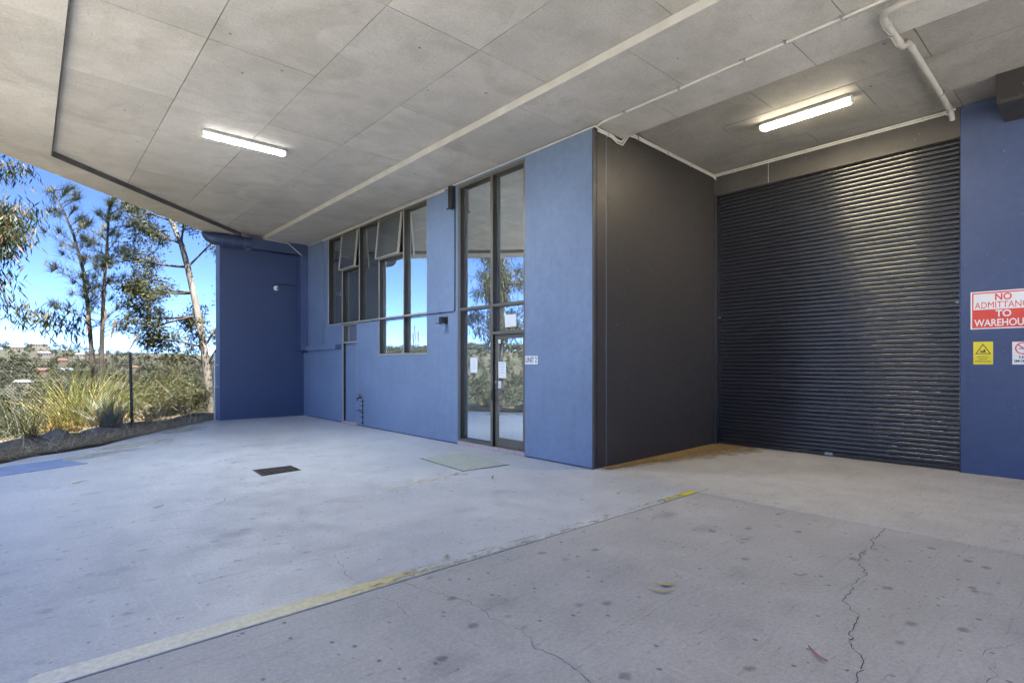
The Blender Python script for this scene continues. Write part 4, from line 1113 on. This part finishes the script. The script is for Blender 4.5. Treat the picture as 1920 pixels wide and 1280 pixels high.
# ---- gum hanging in from the left
def hanging_gum():
    random.seed(21)
    base = ep(2.23, 4.68, -.1)
    root = empty('drooping_gum_tree', base, 'gum with long drooping leaves hanging in from the left edge', 'tree')
    o = Vector((base.x, base.y, 0))
    H = lambda lat, z, dep=0.0: o + RV*lat + FV*dep + Vector((0, 0, z))
    tr = [H(0, base.z), H(.1, 1.5), H(-.1, 3.4), H(.1, 5.2), H(0, 7.0), H(.1, 8.4)]
    MB().tube(tr, [.16, .14, .12, .10, .07, .03], 10).build('trunk', M['palebark'], root, smooth=True)
    k = 11.0/1023.0
    targets = [((px+200)*11.5/1023*.97, 1.55+(681-y)*k, random.uniform(-.5, .2)) for px, y in
        ((8, 345), (30, 395), (12, 425), (48, 425), (66, 450), (10, 470), (40, 455), (5, 515), (24, 540), (8, 560), (-25, 400), (-40, 470), (-20, 540), (-60, 380), (28, 430), (55, 470), (0, 385), (-5, 610))]
    targets += [(random.uniform(-2.4, 1.6), random.uniform(2.6, 8.2), random.uniform(-1.6, 1.8)) for _ in range(46)]
    bm_ = MB(); cs = []
    for la, z, dp in targets:
        e = H(la, z+.25, dp)
        tt = min(max((z-.6)/8.4*5, .8), 4.6); i0 = int(tt); a = tr[i0].lerp(tr[i0+1], tt-i0)
        pts = add_branch(bm_, a, e, .022, .004, .35)
        cs += [e, pts[6], pts[5].lerp(pts[6], .5)]
    # one long low twig reaching right
    e = H((172+200)*11.5/1023*.97, 1.55+(681-604)*k, -.3); a = H(.8, 3.0, -.1)
    pts = add_branch(bm_, a, e, .016, .004, .05, 9)
    for q in (4, 5, 6, 7, 8, 9): cs.append(pts[q])
    bm_.build('branches', M['bark'], root, smooth=True)
    V_, F_ = cluster_leaves(cs, 70, (.16, .16, .17), .22, .032, 1.4)
    np_mesh('crown', V_, F_, LM['euc'], root)
hanging_gum()

# ---- grasses, shrubs
def clump(name, base, n, ln, wd, up, droop, spread, mat, label, cat, extra=None):
    root = empty(name, base, label, cat)
    def part(nm, n, ln, wd, up, droop, spread, mat):
        P = np.tile(np.array(tuple(base)), (n, 1)) + np.concatenate([rng.normal(size=(n, 2))*spread, np.zeros((n, 1))], 1)
        D = rng.normal(size=(n, 3)); D[:, 2] = np.abs(D[:, 2])*.5 + up; D = unit(D)
        V_, F_ = blades(P, D, rng.uniform(.55, 1.15, n)*ln, rng.uniform(.7, 1.3, n)*wd, rng.uniform(.5, 1.4, n)*droop, 5)
        np_mesh(nm, V_, F_, mat, root)
    part('leaf_blades', n, ln, wd, up, droop, spread, mat)
    for e in (extra or []): part(*e)
    return root
pb = ep(5.3, 3.15)
pr = clump('pampas_grass', pb, 620, 1.95, .020, 1.7, 1.4, .30, LM['pampas'], 'big sunlit pampas clump with golden base behind the fence', 'grass clump', [('dead_skirt', 650, 1.25, .018, .7, 1.6, .34, LM['straw'])])
clump('pampas_grass', ep(4.75, 3.6), 260, 1.15, .014, 1.2, 1.5, .22, LM['pampas'], 'lower pampas clump leaning left of the big golden one', 'grass clump', [('dead_skirt', 160, .7, .014, .4, 1.6, .25, LM['straw'])])
def plume(base, top, label_pts):
    pts = bez(base, (base+top)/2+Vector((0, 0, .5)), top, 8)
    MB().tube(pts, .006, 5).build('stalk', M['bark'], pr)
    n = 170
    u = rng.uniform(.80, 1.0, n); i0 = np.minimum((u*8).astype(int), 7)
    A_ = np.array([tuple(p) for p in pts]); P = A_[i0]+(A_[i0+1]-A_[i0])*(u*8-i0)[:, None]
    D = unit(np.tile(A_[-1]-A_[-2], (n, 1))/np.linalg.norm(A_[-1]-A_[-2])*1.4+rng.normal(size=(n, 3))*.28+np.array([.15, -.1, -.2]))
    V_, F_ = blades(P, D, rng.uniform(.10, .20, n), np.full(n, .007), np.full(n, .4), 2)
    np_mesh('plume', V_, F_, LM['plume'], pr)
plume(pb+Vector((.03, .02, .1)), pb+RV*.05+Vector((0, 0, 3.1)), 0)
plume(pb+RV*.3, pb+RV*.78+Vector((0, 0, 2.95)), 0)
plume(pb+RV*.35, pb+RV*1.35+Vector((0, 0, 2.55)), 0)
plume(pb+RV*.1, pb+RV*.55+Vector((0, 0, 3.25)), 0)
clump('blue_grass_tuft', ep(4.0, 1.35), 330, 1.0, .009, 2.2, 1.2, .14, LM['bluegrass'], 'blue grey grass tuft standing beside the dark fence post', 'grass clump', [('dead_skirt', 160, .6, .010, .5, 1.5, .16, LM['litter'])])
clump('wiry_grass', ep(2.35, 1.9), 170, 1.5, .009, 1.3, 1.5, .14, LM['wiry'], 'dark wiry grass clump arching at the left edge', 'grass clump')
clump('wiry_grass', ep(2.2, 2.9), 150, 1.2, .010, 1.1, 1.4, .30, LM['wiry'], 'second dark grass clump behind the wiry one at left', 'grass clump')
clump('wiry_grass', ep(5.6, 1.4), 110, .8, .008, 1.0, 1.5, .18, LM['litter'], 'dead grass tuft right of the fence post', 'grass clump')

def shrub(t, s, rx, rz, zc, n, ln, mat, label, seed, twig=16):
    random.seed(seed)
    b0 = ep(t, s)
    root = empty('shrub', b0, label, 'shrub')
    c = b0+Vector((0, 0, zc))
    bm_ = MB(); tips = []
    for q in range(twig):
        d = Vector((random.gauss(0, 1), random.gauss(0, 1), random.uniform(-.1, 1.1))).normalized()
        e = c+Vector((d.x*rx, d.y*rx, d.z*rz))*random.uniform(.7, 1.1)
        pts = add_branch(bm_, b0+Vector((random.gauss(0, .1), random.gauss(0, .1), .05)), e, .018, .004, .1, 6)
        tips += pts[3:]
        for _ in range(3):
            st = pts[random.randint(2, 6)]; e2 = st+Vector((random.gauss(0, .3*rx), random.gauss(0, .3*rx), random.gauss(.1, .3*rz)))
            p2 = add_branch(bm_, st, e2, .008, .003, .1, 4); tips += p2[1:]
    bm_.build('stems', M['palebark'] if seed % 2 else M['bark'], root, smooth=True)
    idx = np.array([tuple(p) for p in tips])
    pick = idx[rng.integers(0, len(idx), n)]
    P = pick+rng.normal(size=(n, 3))*np.array([.16*rx, .16*rx, .14*rz])
    V_, F_ = leaf_quads(P, rdir(n, .2), rng.uniform(.6, 1.3, n)*ln, rng.uniform(.6, 1.2, n)*ln*.36)
    np_mesh('foliage', V_, F_, mat, root)
shrub(7.9, 3.1, 1.1, .95, .55, 6500, .075, LM['shrub'], 'yellow green twiggy shrub right of the fence post', 31)
shrub(9.3, 3.7, 1.3, 1.2, .9, 7500, .075, LM['shrub'], 'tall sunlit shrub behind the gum trunk', 32)
shrub(7.6, 1.9, .75, .65, .35, 4200, .065, LM['shrub'], 'low dark shrub between fence and gum trunk', 33)
shrub(11.4, 6.2, 1.9, 1.7, 1.5, 7000, .10, LM['shrub'], 'wide shrub filling the slope beyond the gum tree', 34)
shrub(6.3, 4.6, 1.0, .8, .5, 4500, .08, LM['gum'], 'dark green shrub behind the pampas grass', 35)
shrub(14.5, 8.0, 2.3, 2.0, 1.9, 6500, .13, LM['gum'], 'large shrub on the slope seen left of the end wall', 36)
shrub(3.9, 5.2, 1.2, .9, .3, 5000, .08, LM['shrub'], 'green shrub below the slope left of the pampas', 37)
shrub(1.7, 4.2, 1.2, .8, .2, 5000, .08, LM['gum'], 'dark shrub on the slope at the left edge', 38)
shrub(10.2, 2.0, .8, .8, .4, 4000, .07, LM['shrub'], 'small shrub against the outer side of the end wall', 39)

# litter of dead grass along the kerb (nobody could count it)
n = 11000
tt = rng.uniform(-3.0, 8.6, n); ss = np.abs(rng.normal(0, .62, n))-.42
pe = np.stack([EO.x+ED.x*tt+EN.x*ss, EO.y+ED.y*tt+EN.y*ss], 1)
exs = np.array([p[0] for p in EDGE][::-1]); eys = np.array([p[1] for p in EDGE][::-1])
ok = pe[:, 1] > np.interp(pe[:, 0], exs, eys)-.06+.05*np.sin(pe[:, 0]*9)
pe = pe[ok]; n = len(pe)
P = np.concatenate([pe, np.maximum(terrain_z(pe[:, 0], pe[:, 1]), -.03)[:, None]+rng.uniform(.0, .07, n)[:, None]], 1)
D = rng.normal(size=(n, 3)); D[:, 2] = np.abs(D[:, 2])*.35; D = unit(D)
V_, F_ = blades(P, D, rng.uniform(.12, .42, n), rng.uniform(.004, .009, n), rng.uniform(.4, 1.4, n), 3)
V_[:, 2] = np.maximum(V_[:, 2], .004)
o = np_mesh('dead_grass', V_, F_, LM['litter'], kind='stuff'); tag(o, 'dead grey straw and leaf litter along the edge of the concrete', 'dead grass')

# boulders
def boulder(t, s, sx, sy, sz, label, seed, rot):
    r_ = np.random.default_rng(seed)
    bm_ = bmesh.new(); bmesh.ops.create_icosphere(bm_, subdivisions=3, radius=1)
    ph = r_.uniform(0, 6, 9); c_, s_ = math.cos(rot), math.sin(rot)
    p = ep(t, s)
    for v_ in bm_.verts:
        q = v_.co.copy()
        k = 1+.13*math.sin(2.3*q.x+ph[0])*math.cos(2.1*q.y+ph[1])+.09*math.sin(4.1*q.z+ph[2]+2*q.x)+.05*math.sin(7*q.y+ph[3])
        q = q*k
        q = Vector((q.x*sx, q.y*sy, max(q.z, -.5)*sz))
        v_.co = Vector((q.x*c_-q.y*s_, q.x*s_+q.y*c_, q.z))
    me = bpy.data.meshes.new('boulder'); bm_.to_mesh(me); bm_.free()
    me.polygons.foreach_set('use_smooth', [True]*len(me.polygons)); me.materials.append(M['rock'])
    o = bpy.data.objects.new('boulder', me); link(o, None, p+Vector((0, 0, sz*.35)))
    tag(o, label, 'rock', 'boulders along the kerb')
boulder(3.0, .75, .50, .22, .12, 'long flat dark boulder below the pampas grass', 4, .75)
boulder(2.05, .95, .24, .20, .16, 'rounded mossy boulder left of the long flat one', 5, .2)
boulder(1.0, .8, .4, .25, .13, 'dark boulder half buried in straw at the left edge', 6, .8)

# ---- chain-link fence
fs0 = 1.0
fr_ = ep(4.22, fs0)
fence = empty('chain_link_fence', fr_, 'sagging chain link fence with dark posts beyond the concrete edge', 'fence')
def post(t, lean):
    p = ep(t, fs0, -.1); MB().tube([p, p+Vector((lean*RV.x, lean*RV.y, 1.95))], .032, 10).build('post', M['black'], fence, smooth=True)
post(4.22, -.05); post(0.2, .02); post(8.3, 0)
def fp(t, z): q = EO+ED*t+EN*(fs0+.04+.03*math.sin(t*2.3)); return Vector((q.x, q.y, z-.04*math.sin((t-.2)/4.05*math.pi) if z > 1 else z))
for z in (1.68, .9, .08):
    MB().tube([fp(.2+8.1*k/24, z) for k in range(25)], .0035, 4).build('line_wire', M['iron'], fence)
mesh = MB(); dd = .075
vs = []; fs = []
def wire(a, b):
    n_ = len(vs); w_ = .0022
    for q in (a, b): vs.extend([(q.x, q.y, q.z+w_*1.4), (q.x+w_*EN.x-w_*ED.x, q.y+w_*EN.y-w_*ED.y, q.z-w_), (q.x-w_*EN.x+w_*ED.x, q.y-w_*EN.y+w_*ED.y, q.z-w_)])
    fs.extend([(n_, n_+1, n_+4, n_+3), (n_+1, n_+2, n_+5, n_+4), (n_+2, n_, n_+3, n_+5)])
zt_, zb_ = 1.66, .05; hgt = zt_-zb_
k = -int(hgt/dd)
while .2+k*dd < 8.3:
    for sg in (1, -1):
        t0 = .2+k*dd if sg > 0 else .2+k*dd+hgt
        prev = None
        for q in range(9):
            t_ = t0+sg*hgt*q/8; z_ = zb_+hgt*q/8
            cur = fp(t_, z_) if .2 <= t_ <= 8.3 else None
            if prev is not None and cur is not None: wire(prev, cur)
            prev = cur
    k += 1
mesh.add(vs, fs).build('wire_mesh', M['iron'], fence, kind='stuff')

# ---- woodland across the valley
HS = [(-865.5, 950), (-904.8, 1040), (-755.3, 880), (-692.2, 840), (-629.2, 770), (-594.2, 690), (-475.6, 530), (-608.2, 880), (-760.1, 960)]
def wood():
    Vs = []; off = 0; N_ = 0
    tiers = ((110, 26, 110, 1400, .17, 5.5), (800, 90, 330, 320, .48, 8.0), (5000, 280, 1100, 60, 1.3, 10.0), (3600, 820, 1400, 50, 1.7, 13.0))
    for cnt, d0, d1, quads, qs, hh in tiers:
        th = rng.uniform(R(-104), R(-20), cnt); d = d0*(d1/d0)**rng.uniform(0, 1, cnt)
        lat = np.sin(th)*d; dep = np.cos(th)*d
        x = RV.x*lat+FV.x*dep; y = RV.y*lat+FV.y*dep
        s_ = edge_s(x, y); ok = s_ > 16
        for hl, hd in HS: ok &= ~((np.abs(lat-hl*dep/hd) < 8) & (dep > hd-40-hd*.03) & (dep < hd+10))
        x, y, d = x[ok], y[ok], d[ok]; m = len(x)
        z = terrain_z(x, y)
        h = hh*rng.uniform(.6, 1.3, m); rx = h*rng.uniform(.30, .48, m)
        # several lobes in each crown
        nl = 6
        lob = rdir(m*nl).reshape(m, nl, 3)*rng.uniform(.35, .75, (m, nl, 1))
        pick = rng.integers(0, nl, (m, quads))
        lc = np.take_along_axis(lob, np.repeat(pick[:, :, None], 3, 2), 1)
        q = rdir(m*quads).reshape(m, quads, 3)*rng.uniform(.55, 1.0, (m, quads, 1))*.48 + lc
        P = np.stack([x[:, None]+q[..., 0]*rx[:, None], y[:, None]+q[..., 1]*rx[:, None], (z+h*.62)[:, None]+q[..., 2]*(h*.40)[:, None]], -1).reshape(-1, 3)
        nq = len(P); sz = qs*rng.uniform(.6, 1.4, nq)
        V_, _ = leaf_quads(P, rdir(nq, .2), sz*1.2, sz*.8)
        Vs.append(V_)
    V_ = np.concatenate(Vs); F_ = np.arange(len(V_)).reshape(-1, 4)
    m, t, b = mat_new('woodland_foliage')
    ge = t.nodes.new('ShaderNodeNewGeometry')
    c1 = ramp(t, ge.outputs['Random Per Island'], [(.1, (.0055, .0095, .0025)), (.5, (.0115, .0175, .0045)), (.9, (.021, .027, .008))])
    v = coords(t)
    c1 = mixc(t, c1, (.026, .022, .017), ramp(t, noise(t, v, .09, 3), [(.55, g(0)), (.66, g(.75))]))
    c1 = mixc(t, c1, (.030, .034, .007), ramp(t, noise(t, v, .11, 2, .5, 1.0), [(.60, g(0)), (.68, g(.7))]))
    c1 = mixc(t, c1, mixc(t, c1, g(.45), 1.0, 'MULTIPLY'), ramp(t, noise(t, v, .16, 2), [(.50, g(0)), (.62, g(.8))]))
    L(t, c1, b.inputs['Base Color']); b.inputs['Roughness'].default_value = .8
    o = np_mesh('distant_woodland', V_, F_, m, kind='stuff'); tag(o, 'grey green gum woodland covering the valley and far ridge', 'woodland')
wood()

# ---- houses across the valley
M['hwall'] = simple('render_wall', (.085, .082, .075), .8); M['hwall2'] = simple('brick_wall', (.07, .05, .04), .85)
M['rooft'] = simple('terracotta_roof', (.065, .034, .025), .8, 0, .2, 2); M['roofg'] = simple('grey_roof', (.10, .103, .11), .6, 0, .1, 1); M['roofb'] = simple('blue_roof', (.07, .09, .13), .6); M['roofw'] = simple('white_roof', (.11, .11, .107), .6)
M['hglass'] = simple('house_window', (.03, .035, .045), .15)
def house(lat, dep, wx, wy, hz, rot, wall, roof, label):
    p = RV*lat+FV*dep; z = float(terrain_z(p.x, p.y))+1.6
    root = empty('house', (p.x, p.y, z), label, 'house', 'houses across the valley')
    m_ = Matrix.Rotation(rot, 3, 'Z'); O = Vector((p.x, p.y, z))
    def T(vs_): return [tuple(m_ @ Vector(q)+O) for q in vs_]
    def bx(x0, x1, y0, y1, z0, z1, nm, mat, par=root):
        mb_ = MB().box(x0, x1, y0, y1, z0, z1); mb_.v = T(mb_.v); return mb_.build(nm, mat, par)
    bx(-wx/2, wx/2, -wy/2, wy/2, -5, hz, 'wall', M[wall])
    e = .5; rh = wy*.28
    v = [(-wx/2-e, -wy/2-e, hz), (wx/2+e, -wy/2-e, hz), (wx/2+e, wy/2+e, hz), (-wx/2-e, wy/2+e, hz), (-wx/2+wy*.2, 0, hz+rh), (wx/2-wy*.2, 0, hz+rh)]
    MB().add(T(v), [(0, 1, 5, 4), (2, 3, 4, 5), (1, 2, 5), (3, 0, 4), (3, 2, 1, 0)]).build('roof', M[roof], root)
    nw = max(2, int(wx/3.5))
    for q in range(nw):
        xx_ = -wx/2+wx*(q+.5)/nw
        bx(xx_-.8, xx_+.8, -wy/2-.06, -wy/2, hz*.35, hz*.78, 'window', M['hglass'])
    for q in range(2):
        yy_ = -wy/2+wy*(q+.5)/2
        bx(wx/2, wx/2+.06, yy_-.7, yy_+.7, hz*.35, hz*.78, 'window', M['hglass'])
for a in (
    (-865.5, 950, 26, 12, 6, 0.3, 'hwall', 'roofw', 'long pale house with white roof on the far ridge at left'),
    (-904.8, 1040, 30, 12, 7, 0.1, 'hwall', 'roofw', 'white roofed house on the ridge skyline'),
    (-755.3, 880, 15, 10, 6.5, 0.5, 'hwall', 'roofg', 'white two storey house below the ridge'),
    (-692.2, 840, 13, 10, 5, 0.2, 'hwall2', 'rooft', 'small house with terracotta roof in the valley trees'),
    (-629.2, 770, 17, 10, 4.5, -0.2, 'hwall', 'roofb', 'house with blue grey roof below the terracotta one'),
    (-594.2, 690, 15, 10, 5, 0.4, 'hwall2', 'rooft', 'red roofed brick house low in the valley at left'),
    (-475.6, 530, 14, 9, 4.5, 0.1, 'hwall', 'roofg', 'grey roofed house lowest on the valley side at left'),
    (-608.2, 880, 13, 9, 5, 0.2, 'hwall2', 'rooft', 'pinkish roofed house just right of the fence post'),
    (-760.1, 960, 16, 10, 6, -0.3, 'hwall', 'roofw', 'pale house half hidden by the she-oak trunks'),
    ):
    house(*a)
